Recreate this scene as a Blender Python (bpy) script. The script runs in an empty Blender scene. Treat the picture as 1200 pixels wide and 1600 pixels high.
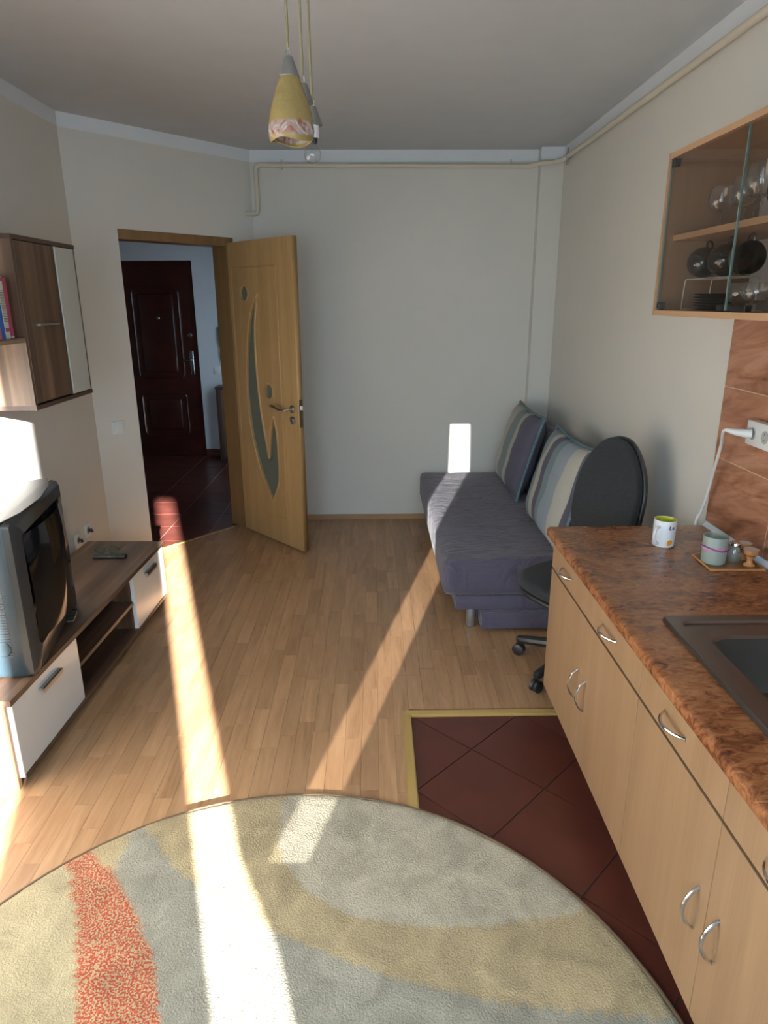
import bpy, bmesh, math, random
from mathutils import Vector, Matrix, noise
random.seed(7)
SC = bpy.context.scene
C = SC.collection
PI = math.pi

# ------------------------------------------------------------------ camera, sky, sun, exposure
F, YAW, PITCH, ROLL, EYE = 1055.28, .0131, .3025, -.0045, 1.655
_f = Vector((math.sin(YAW)*math.cos(PITCH), math.cos(YAW)*math.cos(PITCH), -math.sin(PITCH)))
_r = Vector((math.cos(YAW), -math.sin(YAW), 0)); _u = _r.cross(_f)
_r2 = _r*math.cos(ROLL)+_u*math.sin(ROLL); _u2 = -_r*math.sin(ROLL)+_u*math.cos(ROLL)
cam = bpy.data.cameras.new('camera'); cam.sensor_fit = 'VERTICAL'; cam.sensor_height = 36; cam.lens = F*36/1600
cam.clip_start = .05
co = bpy.data.objects.new('camera', cam); C.objects.link(co)
m = Matrix.Identity(4)
for i in range(3):
    m[i][0] = _r2[i]; m[i][1] = _u2[i]; m[i][2] = -_f[i]
m[2][3] = EYE
co.matrix_world = m
SC.camera = co

w = bpy.data.worlds.new('sky'); SC.world = w; w.use_nodes = True
bg = w.node_tree.nodes['Background']; bg.inputs[0].default_value = (.55, .75, 1, 1); bg.inputs[1].default_value = .9

def lamp(name, kind, energy, color, loc, direction, **k):
    l = bpy.data.lights.new(name, kind); l.energy = energy; l.color = color
    for a, v in k.items(): setattr(l, a, v)
    o = bpy.data.objects.new(name, l); C.objects.link(o); o.location = loc
    o.rotation_euler = Vector(direction).to_track_quat('-Z', 'Y').to_euler()
    return o
SUN1 = (-.335, 1, -.262)
lamp('sun', 'SUN', 165, (1, .985, .96), (2, -6, 3), SUN1, angle=math.radians(.75))
# sunlight thrown back by a narrow glass pane of the house opposite, cut to a strip by the window opening
gl = lamp('glint', 'SPOT', 80000, (1, .96, .90), (-4.2167, -13, 4.6), (.2594, .9655, -.2515), spot_size=math.radians(12), spot_blend=.15, shadow_soft_size=.012)
gl.scale = (.041, 1, 1)
# daylight of the window and of the balcony door behind the camera
lamp('window_daylight', 'AREA', 44, (.60, .82, 1), (-.82, -.93, 1.45), (.06, 1, -.62), shape='RECTANGLE', size=1.0, size_y=1.5, spread=math.radians(135))
lamp('balcony_daylight', 'AREA', 58, (.60, .82, 1), (.5, -.93, 1.2), (-.22, 1, -.62), shape='RECTANGLE', size=.8, size_y=1.9, spread=math.radians(135))
# added lamp brightening the hall, stands in for daylight from an unseen next room
lamp('hall_fill', 'AREA', 13, (.62, .82, 1), (-.6, 6.0, 1.1), (-.8, 1, -.35), shape='RECTANGLE', size=.7, size_y=1.5, spread=math.radians(130))
vs = SC.view_settings
vs.view_transform = 'Standard'; vs.look = 'None'; vs.gamma = 1; vs.use_curve_mapping = False; vs.exposure = -.77
SC.cycles.max_bounces = 10; SC.cycles.transparent_max_bounces = 24; SC.cycles.sample_clamp_indirect = 6
SC.cycles.caustics_reflective = False; SC.cycles.caustics_refractive = False

# ------------------------------------------------------------------ materials
def newmat(name):
    mt = bpy.data.materials.new(name); mt.use_nodes = True
    nt = mt.node_tree; return mt, nt, nt.nodes['Principled BSDF']
def N(nt, t, **k):
    n = nt.nodes.new('ShaderNode'+t)
    for a, v in k.items(): setattr(n, a, v)
    return n
def ramp(nt, stops, interp='LINEAR'):
    r = N(nt, 'ValToRGB'); cr = r.color_ramp; cr.interpolation = interp
    while len(cr.elements) < len(stops): cr.elements.new(.5)
    for e, (p, c) in zip(cr.elements, stops): e.position = p; e.color = (*c, 1)
    return r
def plain(name, col, rough=.5, metal=0, spec=.5, bump=0, bscale=200, var=0, vscale=6, trans=0, coat=0, sheen=0):
    mt, nt, b = newmat(name); L = nt.links.new
    b.inputs['Base Color'].default_value = (*col, 1); b.inputs['Roughness'].default_value = rough
    b.inputs['Metallic'].default_value = metal; b.inputs['Specular IOR Level'].default_value = spec
    if trans: b.inputs['Transmission Weight'].default_value = trans
    if coat: b.inputs['Coat Weight'].default_value = coat; b.inputs['Coat Roughness'].default_value = .15
    if sheen: b.inputs['Sheen Weight'].default_value = sheen
    tc = N(nt, 'TexCoord')
    n1 = N(nt, 'TexNoise'); n1.inputs['Scale'].default_value = vscale; n1.inputs['Detail'].default_value = 5
    L(tc.outputs['Object'], n1.inputs['Vector'])
    v = max(var, .02)
    r = ramp(nt, [(.3, tuple(c*(1-v) for c in col)), (.7, tuple(min(1, c*(1+v)) for c in col))])
    L(n1.outputs['Fac'], r.inputs[0]); L(r.outputs[0], b.inputs['Base Color'])
    if bump:
        n2 = N(nt, 'TexNoise'); n2.inputs['Scale'].default_value = bscale; n2.inputs['Detail'].default_value = 4
        L(tc.outputs['Object'], n2.inputs['Vector'])
        bp = N(nt, 'Bump'); bp.inputs['Strength'].default_value = bump; bp.inputs['Distance'].default_value = .004
        L(n2.outputs['Fac'], bp.inputs['Height']); L(bp.outputs[0], b.inputs['Normal'])
    return mt
def wood(name, stops, grain='Y', scale=9, stretch=.07, rough=.4, vary=.0, distort=.6, fine=.25, spec=.5, coat=0, bump=.04):
    """veneer: noise stretched along the grain, shifted and toned per piece (object or island)"""
    mt, nt, b = newmat(name); L = nt.links.new
    tc = N(nt, 'TexCoord'); oi = N(nt, 'ObjectInfo'); ge = N(nt, 'NewGeometry')
    ad = N(nt, 'Math', operation='ADD'); fr = N(nt, 'Math', operation='FRACT')
    L(oi.outputs['Random'], ad.inputs[0]); L(ge.outputs['Random Per Island'], ad.inputs[1]); L(ad.outputs[0], fr.inputs[0])
    mul = N(nt, 'Math', operation='MULTIPLY'); mul.inputs[1].default_value = 37 if vary else 0; L(fr.outputs[0], mul.inputs[0])
    va = N(nt, 'VectorMath', operation='ADD'); L(tc.outputs['Object'], va.inputs[0]); L(mul.outputs[0], va.inputs[1])
    mp = N(nt, 'Mapping'); s = [1, 1, 1]; s['XYZ'.index(grain)] = stretch
    mp.inputs['Scale'].default_value = s; L(va.outputs[0], mp.inputs['Vector'])
    n1 = N(nt, 'TexNoise'); n1.inputs['Scale'].default_value = scale; n1.inputs['Detail'].default_value = 3; n1.inputs['Distortion'].default_value = distort
    n2 = N(nt, 'TexNoise'); n2.inputs['Scale'].default_value = scale*9; n2.inputs['Detail'].default_value = 4
    L(mp.outputs[0], n1.inputs['Vector']); L(mp.outputs[0], n2.inputs['Vector'])
    mx = N(nt, 'Mix'); mx.data_type = 'FLOAT'; mx.inputs['Factor'].default_value = fine
    L(n1.outputs['Fac'], mx.inputs['A']); L(n2.outputs['Fac'], mx.inputs['B'])
    r = ramp(nt, stops); L(mx.outputs['Result'], r.inputs[0])
    hs = N(nt, 'HueSaturation'); L(r.outputs[0], hs.inputs['Color'])
    mr = N(nt, 'MapRange'); mr.inputs['To Min'].default_value = 1-vary; mr.inputs['To Max'].default_value = 1+vary
    L(fr.outputs[0], mr.inputs['Value']); L(mr.outputs[0], hs.inputs['Value'])
    L(hs.outputs[0], b.inputs['Base Color'])
    b.inputs['Roughness'].default_value = rough; b.inputs['Specular IOR Level'].default_value = spec
    if coat: b.inputs['Coat Weight'].default_value = coat; b.inputs['Coat Roughness'].default_value = .1
    if bump:
        bp = N(nt, 'Bump'); bp.inputs['Strength'].default_value = bump; bp.inputs['Distance'].default_value = .002
        L(n2.outputs['Fac'], bp.inputs['Height']); L(bp.outputs[0], b.inputs['Normal'])
    return mt
def thin_glass(name, tint, gloss=1.0, rough=.0, ior=1.5, body=0, bodycol=(.5, .5, .5)):
    mt, nt, b = newmat(name); L = nt.links.new; nt.nodes.remove(b)
    out = nt.nodes['Material Output']
    t = N(nt, 'BsdfTransparent'); t.inputs[0].default_value = (*tint, 1)
    g = N(nt, 'BsdfGlossy'); g.inputs['Roughness'].default_value = rough
    fz = N(nt, 'Fresnel'); fz.inputs['IOR'].default_value = ior
    mm = N(nt, 'Math', operation='MULTIPLY', use_clamp=True); mm.inputs[1].default_value = gloss; ge = N(nt, 'NewGeometry'); fb = N(nt, 'Math', operation='SUBTRACT'); fb.inputs[0].default_value = 1; L(ge.outputs['Backfacing'], fb.inputs[1])
    m0 = N(nt, 'Math', operation='MULTIPLY'); L(fz.outputs[0], m0.inputs[0]); L(fb.outputs[0], m0.inputs[1]); L(m0.outputs[0], mm.inputs[0])
    base = t
    if body:
        d = N(nt, 'BsdfPrincipled'); d.inputs['Base Color'].default_value = (*bodycol, 1); d.inputs['Roughness'].default_value = .2
        mb = N(nt, 'MixShader'); mb.inputs[0].default_value = body; L(t.outputs[0], mb.inputs[1]); L(d.outputs[0], mb.inputs[2]); base = mb
    mx = N(nt, 'MixShader'); L(mm.outputs[0], mx.inputs[0]); L(base.outputs[0], mx.inputs[1]); L(g.outputs[0], mx.inputs[2])
    L(mx.outputs[0], out.inputs['Surface'])
    return mt

WALL = plain('cream_wall_paint', (.73, .71, .655), .85, var=.025, vscale=1.5, bump=.12, bscale=60)
BAND = plain('white_band_paint', (.82, .85, .88), .8, bump=.1, bscale=60)
CEIL = plain('ceiling_paint', (.555, .58, .61), .9, bump=.1, bscale=50)
HALLP = plain('hall_wall_paint', (.72, .74, .76), .85)
LAM = wood('oak_laminate', [(.30, (.25, .13, .063)), (.45, (.335, .19, .098)), (.6, (.39, .228, .122)), (.75, (.45, .277, .155))], 'Y', 16, .09, .34, vary=.11, distort=1.3, fine=.3, spec=.45)
TRIMW = wood('brass_wood_trim', [(.3, (.34, .22, .07)), (.7, (.46, .31, .11))], 'Y', 10, .06, .35)
TRIMX = wood('brass_wood_trim_across', [(.3, (.34, .22, .07)), (.7, (.46, .31, .11))], 'X', 10, .06, .35)
BASEB = wood('laminate_baseboard', [(.3, (.26, .15, .075)), (.7, (.44, .27, .15))], 'X', 12, .06, .45)
TERRA = plain('red_brown_floor_tile', (.078, .020, .013), .34, var=.15, vscale=7, bump=.05, bscale=40)
TERRAH = plain('hall_floor_tile', (.105, .031, .023), .3, var=.2, vscale=7)
GROUT = plain('dark_grout', (.07, .055, .04), .9)
GROUTL = plain('pale_grout', (.62, .5, .44), .9)
DOORW = wood('light_oak_foil', [(.3, (.31, .185, .072)), (.5, (.38, .235, .10)), (.72, (.44, .285, .13))], 'Z', 14, .05, .42, fine=.45)
DOORE = wood('oak_frame', [(.3, (.17, .095, .036)), (.7, (.24, .14, .055))], 'Z', 14, .05, .45)
FROST = plain('grey_frosted_glass', (.12, .135, .11), .22, spec=.6)
CHROME = plain('chrome', (.75, .75, .76), .15, 1)
STEEL = plain('brushed_steel', (.42, .42, .41), .34, 1)
MAHOG = plain('dark_mahogany_gloss', (.055, .014, .010), .2, spec=.6, var=.3, vscale=3)
WALNUT = wood('walnut_upright', [(.36, (.055, .028, .016)), (.47, (.105, .058, .034)), (.56, (.15, .087, .053)), (.66, (.27, .175, .11))], 'Z', 15, .03, .42, distort=.3, fine=.12)
WALNUTY = wood('walnut_lengthwise', [(.36, (.045, .024, .015)), (.47, (.085, .048, .030)), (.56, (.125, .074, .047)), (.64, (.25, .165, .108))], 'Y', 15, .03, .36, distort=.3, fine=.12)
WALNUTD = wood('walnut_edge', [(.3, (.035, .016, .012)), (.7, (.075, .036, .024))], 'Y', 13, .03, .42)
WHITEG = plain('white_gloss_board', (.70, .73, .74), .22, spec=.5)
MILK = plain('milky_grey_panel', (.58, .61, .58), .25)
BEECH = wood('beech_melamine', [(.3, (.215, .127, .067)), (.5, (.255, .154, .084)), (.72, (.295, .184, .104))], 'Z', 16, .035, .42, fine=.35)
BEECHY = wood('beech_lengthwise', [(.3, (.285, .165, .088)), (.5, (.335, .20, .11)), (.72, (.385, .238, .135))], 'Y', 16, .035, .42, fine=.35)
GAP = plain('dark_gap', (.05, .028, .016), .8)
PIPE = plain('cream_pipe_paint', (.66, .60, .48), .4)
WHITEP = plain('white_plastic', (.78, .80, .78), .35)
BLACKP = plain('black_plastic', (.018, .018, .02), .4)
SINKM = plain('brown_steel', (.15, .137, .125), .33, .85)
BLACKR = plain('black_rubber', (.012, .014, .016), .45)
CHARC = plain('charcoal_upholstery', (.024, .027, .030), .95, spec=.2, bump=.35, bscale=420, var=.18, vscale=160, sheen=.05)
BOOKR = plain('pink_cover', (.36, .05, .10), .5)
BOOKW = plain('white_cover', (.62, .64, .56), .5)
BOOKB = plain('blue_cover', (.01, .10, .42), .45)
BOOKT = plain('teal_cover', (.12, .32, .30), .5)
BOOKO = plain('orange_cover', (.60, .10, .03), .5)
PAPER = plain('paper', (.70, .66, .56), .9)
AMBER_CORD = plain('olive_gold_cord', (.24, .21, .12), .5)
CONEM = plain('grey_lacquered_metal', (.22, .22, .215), .42, .6)
CERAM = plain('white_ceramic', (.80, .82, .84), .18)
LIME = plain('lime_glaze', (.50, .52, .03), .2)
NAVY = plain('navy_print', (.012, .018, .10), .4)
ORANGE = plain('orange_print', (.75, .30, .02), .4)
TURNED = wood('turned_wood', [(.3, (.36, .15, .055)), (.7, (.52, .25, .10))], 'Z', 30, .2, .4)
TURNEDD = plain('burnt_wood_band', (.13, .07, .04), .5)
TRAYW = wood('brown_tray', [(.3, (.13, .062, .025)), (.7, (.23, .12, .05))], 'X', 20, .1, .35)
RIBP = plain('pink_ribbon', (.55, .22, .32), .5)
RIBV = plain('purple_ribbon', (.11, .05, .22), .45)
FROSTJ = plain('frosted_jar', (.45, .52, .46), .4, trans=.35)
SALTG = thin_glass('shaker_glass', (.80, .84, .76), 2.0, .03, body=.35, bodycol=(.45, .46, .40))
PANE = thin_glass('cabinet_pane', (.93, .91, .89), 1.0, .01)
EDGEG = plain('green_glass_edge', (.13, .20, .185), .1, spec=1)
CLEAR = thin_glass('clear_glass', (.95, .95, .95), 3.4, .02, body=.015, bodycol=(.6, .6, .6))
SMOKE = thin_glass('smoked_glass', (.28, .27, .24), 1.8, .03, body=.25, bodycol=(.03, .03, .025))
BULBG = thin_glass('bulb_glass', (.93, .93, .93), 3.0, .01)
LENS = thin_glass('lens_glass', (.86, .93, .90), 1.5, .01)
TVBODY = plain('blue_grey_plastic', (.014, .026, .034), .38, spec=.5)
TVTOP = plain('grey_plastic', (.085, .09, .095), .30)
TVBEZ = plain('dark_bronze_plastic', (.040, .040, .040), .24, .2)
TVSCR = plain('dark_screen_glass', (.012, .013, .014), .06, spec=.8)
REMG = plain('green_grey_remote', (.05, .09, .07), .4)
BACKW = plain('white_back_panel', (.70, .74, .76), .5)

def burl():
    mt, nt, b = newmat('burl_worktop'); L = nt.links.new
    tc = N(nt, 'TexCoord')
    mp = N(nt, 'Mapping'); mp.inputs['Scale'].default_value = (.62, 1.25, 1); L(tc.outputs['Object'], mp.inputs['Vector'])
    n1 = N(nt, 'TexNoise'); n1.inputs['Scale'].default_value = 34; n1.inputs['Detail'].default_value = 7; n1.inputs['Roughness'].default_value = .66; n1.inputs['Distortion'].default_value = 1.3
    n2 = N(nt, 'TexNoise'); n2.inputs['Scale'].default_value = 7; n2.inputs['Detail'].default_value = 3
    L(mp.outputs[0], n1.inputs['Vector']); L(mp.outputs[0], n2.inputs['Vector'])
    mx = N(nt, 'Mix'); mx.data_type = 'FLOAT'; mx.inputs['Factor'].default_value = .3
    L(n1.outputs['Fac'], mx.inputs['A']); L(n2.outputs['Fac'], mx.inputs['B'])
    r = ramp(nt, [(.36, (.06, .016, .006)), (.45, (.145, .048, .018)), (.52, (.235, .09, .035)), (.66, (.34, .155, .063))])
    L(mx.outputs['Result'], r.inputs[0]); L(r.outputs[0], b.inputs['Base Color'])
    b.inputs['Roughness'].default_value = .27; b.inputs['Specular IOR Level'].default_value = .5
    return mt
BURL = burl()
def veined():
    mt, nt, b = newmat('veined_wall_tile'); L = nt.links.new
    tc = N(nt, 'TexCoord'); oi = N(nt, 'ObjectInfo')
    mul = N(nt, 'Math', operation='MULTIPLY'); mul.inputs[1].default_value = 19; L(oi.outputs['Random'], mul.inputs[0])
    va = N(nt, 'VectorMath', operation='ADD'); L(tc.outputs['Object'], va.inputs[0]); L(mul.outputs[0], va.inputs[1])
    mp = N(nt, 'Mapping'); mp.inputs['Rotation'].default_value = (math.radians(14), 0, 0); L(va.outputs[0], mp.inputs['Vector'])
    mp2 = N(nt, 'Mapping'); mp2.inputs['Scale'].default_value = (1, .22, 1.25); L(mp.outputs[0], mp2.inputs['Vector'])
    n1 = N(nt, 'TexNoise'); n1.inputs['Scale'].default_value = 13; n1.inputs['Detail'].default_value = 8; n1.inputs['Roughness'].default_value = .62; n1.inputs['Distortion'].default_value = 1.1
    L(mp2.outputs[0], n1.inputs['Vector'])
    r = ramp(nt, [(.30, (.10, .038, .02)), (.42, (.21, .088, .046)), (.52, (.29, .135, .078)), (.68, (.37, .20, .13))])
    L(n1.outputs['Fac'], r.inputs[0]); L(r.outputs[0], b.inputs['Base Color']); b.inputs['Roughness'].default_value = .3
    return mt
VEIN = veined()
def sofa_cloth():
    mt, nt, b = newmat('purple_sofa_cloth'); L = nt.links.new
    tc = N(nt, 'TexCoord')
    mp = N(nt, 'Mapping'); mp.inputs['Scale'].default_value = (1, 2.6, 1); mp.inputs['Rotation'].default_value = (0, 0, .15); L(tc.outputs['Object'], mp.inputs['Vector'])
    n1 = N(nt, 'TexNoise'); n1.inputs['Scale'].default_value = 5.5; n1.inputs['Detail'].default_value = 3; n1.inputs['Distortion'].default_value = 1.6
    n2 = N(nt, 'TexNoise'); n2.inputs['Scale'].default_value = 300
    L(mp.outputs[0], n1.inputs['Vector']); L(tc.outputs['Object'], n2.inputs['Vector'])
    r = ramp(nt, [(.3, (.056, .050, .082)), (.7, (.078, .071, .112))]); L(n2.outputs['Fac'], r.inputs[0]); L(r.outputs[0], b.inputs['Base Color'])
    b1 = N(nt, 'Bump'); b1.inputs['Strength'].default_value = .85; b1.inputs['Distance'].default_value = .03; L(n1.outputs['Fac'], b1.inputs['Height'])
    b2 = N(nt, 'Bump'); b2.inputs['Strength'].default_value = .2; b2.inputs['Distance'].default_value = .002; L(n2.outputs['Fac'], b2.inputs['Height']); L(b1.outputs[0], b2.inputs['Normal'])
    L(b2.outputs[0], b.inputs['Normal']); b.inputs['Roughness'].default_value = .9; b.inputs['Sheen Weight'].default_value = .2
    return mt
SOFA = sofa_cloth()
def stripes(name, stops):
    """woven stripes across the cushion's own width"""
    mt, nt, b = newmat(name); L = nt.links.new
    tc = N(nt, 'TexCoord'); sx = N(nt, 'SeparateXYZ'); L(tc.outputs['Object'], sx.inputs[0])
    mr = N(nt, 'MapRange'); mr.inputs['From Min'].default_value = -.37; mr.inputs['From Max'].default_value = .37; L(sx.outputs['Y'], mr.inputs['Value'])
    r = ramp(nt, stops, 'CONSTANT'); L(mr.outputs[0], r.inputs[0])
    n2 = N(nt, 'TexNoise'); n2.inputs['Scale'].default_value = 240; L(tc.outputs['Object'], n2.inputs['Vector'])
    mr2 = N(nt, 'MapRange'); mr2.inputs['To Min'].default_value = .8; mr2.inputs['To Max'].default_value = 1.2; L(n2.outputs['Fac'], mr2.inputs['Value'])
    hs = N(nt, 'HueSaturation'); L(r.outputs[0], hs.inputs['Color']); L(mr2.outputs[0], hs.inputs['Value']); L(hs.outputs[0], b.inputs['Base Color'])
    bp = N(nt, 'Bump'); bp.inputs['Strength'].default_value = .25; bp.inputs['Distance'].default_value = .002; L(n2.outputs['Fac'], bp.inputs['Height']); L(bp.outputs[0], b.inputs['Normal'])
    b.inputs['Roughness'].default_value = .85
    return mt
cr_, gy_, te_, pu_, bl_ = (.34, .335, .30), (.17, .175, .18), (.13, .18, .20), (.075, .072, .105), (.21, .25, .29)
STR1 = stripes('striped_cushion_cloth', [(0, pu_), (.30, cr_), (.42, te_), (.55, gy_), (.62, cr_), (.86, gy_), (.93, cr_)])
STR2 = stripes('striped_cushion_cloth_turned', [(0, pu_), (.06, cr_), (.20, bl_), (.42, te_), (.53, pu_), (.64, cr_), (.74, te_), (.90, pu_), (.955, cr_)])
TEALP = plain('teal_cord_piping', (.085, .15, .18), .7, bump=.5, bscale=250, var=.35, vscale=90)
def shade_mat():
    mt, nt, b = newmat('amber_shade_glass'); L = nt.links.new
    tc = N(nt, 'TexCoord'); sx = N(nt, 'SeparateXYZ'); L(tc.outputs['Object'], sx.inputs[0])
    n1 = N(nt, 'TexNoise'); n1.inputs['Scale'].default_value = 26; n1.inputs['Detail'].default_value = 4; n1.inputs['Distortion'].default_value = 2.2; L(tc.outputs['Object'], n1.inputs['Vector'])
    pat = ramp(nt, [(.36, (.30, .10, .03)), (.44, (.46, .30, .28)), (.54, (.52, .40, .38)), (.62, (.74, .70, .64)), (.72, (.50, .30, .10))]); L(n1.outputs['Fac'], pat.inputs[0])
    amb = ramp(nt, [(.3, (.34, .245, .085)), (.7, (.42, .315, .125))]); L(n1.outputs['Fac'], amb.inputs[0])
    ad = N(nt, 'Math', operation='MULTIPLY_ADD'); ad.inputs[1].default_value = .018; L(n1.outputs['Fac'], ad.inputs[0]); L(sx.outputs['Z'], ad.inputs[2])
    mr = N(nt, 'MapRange'); mr.inputs['From Min'].default_value = -.168; mr.inputs['From Max'].default_value = -.160; L(ad.outputs[0], mr.inputs['Value'])
    mr2 = N(nt, 'MapRange'); mr2.inputs['From Min'].default_value = -.200; mr2.inputs['From Max'].default_value = -.194; L(ad.outputs[0], mr2.inputs['Value'])
    m1 = N(nt, 'Mix'); m1.data_type = 'RGBA'; L(mr2.outputs[0], m1.inputs['Factor']); L(amb.outputs[0], m1.inputs['A']); L(pat.outputs[0], m1.inputs['B'])
    m2 = N(nt, 'Mix'); m2.data_type = 'RGBA'; L(mr.outputs[0], m2.inputs['Factor']); L(m1.outputs['Result'], m2.inputs['A']); L(amb.outputs[0], m2.inputs['B'])
    L(m2.outputs['Result'], b.inputs['Base Color']); b.inputs['Roughness'].default_value = .25
    b.inputs['Subsurface Weight'].default_value = .0
    out = nt.nodes['Material Output']; tr = N(nt, 'BsdfTranslucent'); L(m2.outputs['Result'], tr.inputs[0])
    ms = N(nt, 'MixShader'); ms.inputs[0].default_value = .3; L(b.outputs[0], ms.inputs[1]); L(tr.outputs[0], ms.inputs[2]); L(ms.outputs[0], out.inputs['Surface'])
    return mt
SHADE = shade_mat()

# ------------------------------------------------------------------ mesh helpers
def B(): return bmesh.new()
def box(bm, x0, x1, y0, y1, z0, z1, bev=0, seg=2):
    g = bmesh.ops.create_cube(bm, size=1)
    vv = g['verts']
    for v in vv:
        v.co = Vector((x0 if v.co.x < 0 else x1, y0 if v.co.y < 0 else y1, z0 if v.co.z < 0 else z1))
    if bev:
        es = list({e for v in vv for e in v.link_edges})
        bmesh.ops.bevel(bm, geom=es, offset=bev, segments=seg, profile=.5, affect='EDGES')
    return bm
def prism(bm, pts, axis, a, b):
    """outline pts (two coordinates) pushed along the axis from a to b"""
    def P(p, t):
        return {'x': (t, p[0], p[1]), 'y': (p[0], t, p[1]), 'z': (p[0], p[1], t)}[axis]
    v0 = [bm.verts.new(P(p, a)) for p in pts]; v1 = [bm.verts.new(P(p, b)) for p in pts]
    n = len(pts)
    fs = [bm.faces.new(v0), bm.faces.new(v1[::-1])]
    for i in range(n): fs.append(bm.faces.new((v0[i], v1[i], v1[(i+1) % n], v0[(i+1) % n])))
    bmesh.ops.recalc_face_normals(bm, faces=fs)
    return bm
def loft(bm, rings, cap0=True, cap1=True, close=True):
    vs_ = [[bm.verts.new(p) for p in r] for r in rings]
    n = len(rings[0]); fs = []
    for a, b in zip(vs_, vs_[1:]):
        for i in range(n if close else n-1):
            fs.append(bm.faces.new((a[i], a[(i+1) % n], b[(i+1) % n], b[i])))
    if cap0: fs.append(bm.faces.new(vs_[0][::-1]))
    if cap1: fs.append(bm.faces.new(vs_[-1]))
    bmesh.ops.recalc_face_normals(bm, faces=fs)
    return bm
def lathe(bm, prof, cx=0, cy=0, n=28, cap0=False, cap1=False):
    rings = [[(cx+r*math.cos(2*PI*i/n), cy+r*math.sin(2*PI*i/n), z) for i in range(n)] for r, z in prof]
    return loft(bm, rings, cap0, cap1)
def tube(bm, pts, r, n=10, caps=True, closed=False):
    pts = [Vector(p) for p in pts]; rings = []; prev = None
    for i, p in enumerate(pts):
        if closed: t = pts[(i+1) % len(pts)]-pts[i-1]
        else: t = pts[min(i+1, len(pts)-1)]-pts[max(i-1, 0)]
        t.normalize()
        if prev is None:
            a = t.cross(Vector((0, 0, 1)));
            if a.length < .1: a = t.cross(Vector((1, 0, 0)))
        else: a = prev-t*prev.dot(t)
        a.normalize(); prev = a; b = t.cross(a)
        rr = r[i] if isinstance(r, (list, tuple)) else r
        rings.append([p+a*rr*math.cos(2*PI*k/n)+b*rr*math.sin(2*PI*k/n) for k in range(n)])
    if closed: rings.append(rings[0]); caps = False
    loft(bm, rings, caps, caps)
    if closed: bmesh.ops.remove_doubles(bm, verts=bm.verts, dist=1e-6)
    return bm
def arcpts(p0, p1, p2, n=6):
    p0, p1, p2 = map(Vector, (p0, p1, p2))
    return [p0*(1-t)**2+p1*2*t*(1-t)+p2*t*t for t in [i/n for i in range(n+1)]]
def bent(pts, r, n=5):
    """polyline with rounded corners of radius r"""
    pts = [Vector(p) for p in pts]; out = [pts[0]]
    for a, b, c in zip(pts, pts[1:], pts[2:]):
        u_ = (a-b); v_ = (c-b); k = min(r, u_.length*.49, v_.length*.49)
        out += arcpts(b+u_.normalized()*k, b, b+v_.normalized()*k, n)
    return out+[pts[-1]]
def rrect(x0, x1, y0, y1, r, z, n=5):
    o = []
    for cx, cy, a in ((x1-r, y1-r, 0), (x0+r, y1-r, PI/2), (x0+r, y0+r, PI), (x1-r, y0+r, 1.5*PI)):
        for k in range(n+1):
            t = a+PI/2*k/n; o.append((cx+r*math.cos(t), cy+r*math.sin(t), z))
    return o
def crom(pts, n=6):
    P = [Vector(p) for p in pts]; o = []
    for i in range(len(P)-1):
        a, b, c, d = P[max(i-1, 0)], P[i], P[i+1], P[min(i+2, len(P)-1)]
        for k in range(n):
            t = k/n
            o.append(.5*((2*b)+(c-a)*t+(2*a-5*b+4*c-d)*t*t+(3*b-a-3*c+d)*t**3))
    return o+[P[-1]]
def obj(name, bm, mat, parent=None, smooth=False, angle=35):
    me = bpy.data.meshes.new(name); bm.to_mesh(me); bm.free()
    mats = mat if isinstance(mat, list) else [mat]
    for q in mats: me.materials.append(q)
    o = bpy.data.objects.new(name, me); C.objects.link(o)
    if parent: o.parent = parent
    if smooth:
        for p in me.polygons: p.use_smooth = True
        try: me.set_sharp_from_angle(angle=math.radians(angle))
        except Exception: pass
    return o
def tag(o, label=None, cat=None, group=None, kind=None):
    if label: o['label'] = label
    if cat: o['category'] = cat
    if group: o['group'] = group
    if kind: o['kind'] = kind
    return o
def thing(name, label, cat, loc=(0, 0, 0), rz=0, group=None, kind=None):
    o = bpy.data.objects.new(name, None); C.objects.link(o); o.empty_display_size = .05
    o.location = loc; o.rotation_euler = (0, 0, rz)
    return tag(o, label, cat, group, kind)
def dup(root, loc, rz=0, label=None):
    r = root.copy(); C.objects.link(r); r.location = loc; r.rotation_euler = (0, 0, rz)
    if label: r['label'] = label
    for ch in list(root.children):
        c = ch.copy(); C.objects.link(c); c.parent = r
        for g in list(ch.children):
            d = g.copy(); C.objects.link(d); d.parent = c
    return r
def struct(name, bm, mat, label, parent=None, smooth=False):
    return tag(obj(name, bm, mat, parent, smooth), label, kind='structure')
def plate(outer, holes, t):
    """flat plate in the x-z plane with holes, y from 0 to t (a filled 2D curve turned into a mesh)"""
    cu = bpy.data.curves.new('tmp', 'CURVE'); cu.dimensions = '2D'; cu.fill_mode = 'BOTH'; cu.extrude = t/2
    for poly in [outer]+holes:
        s = cu.splines.new('POLY'); s.points.add(len(poly)-1); s.use_cyclic_u = True
        for p, q in zip(s.points, poly): p.co = (q[0], q[1], 0, 1)
    o = bpy.data.objects.new('tmp', cu); C.objects.link(o)
    bpy.context.view_layer.update()
    me = bpy.data.meshes.new_from_object(o.evaluated_get(bpy.context.evaluated_depsgraph_get()))
    bm = bmesh.new(); bm.from_mesh(me); bpy.data.objects.remove(o); bpy.data.meshes.remove(me)
    for v in bm.verts: v.co = Vector((v.co.x, t/2+v.co.z, v.co.y))
    bmesh.ops.remove_doubles(bm, verts=bm.verts, dist=1e-6)
    bmesh.ops.recalc_face_normals(bm, faces=bm.faces)
    return bm
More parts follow.
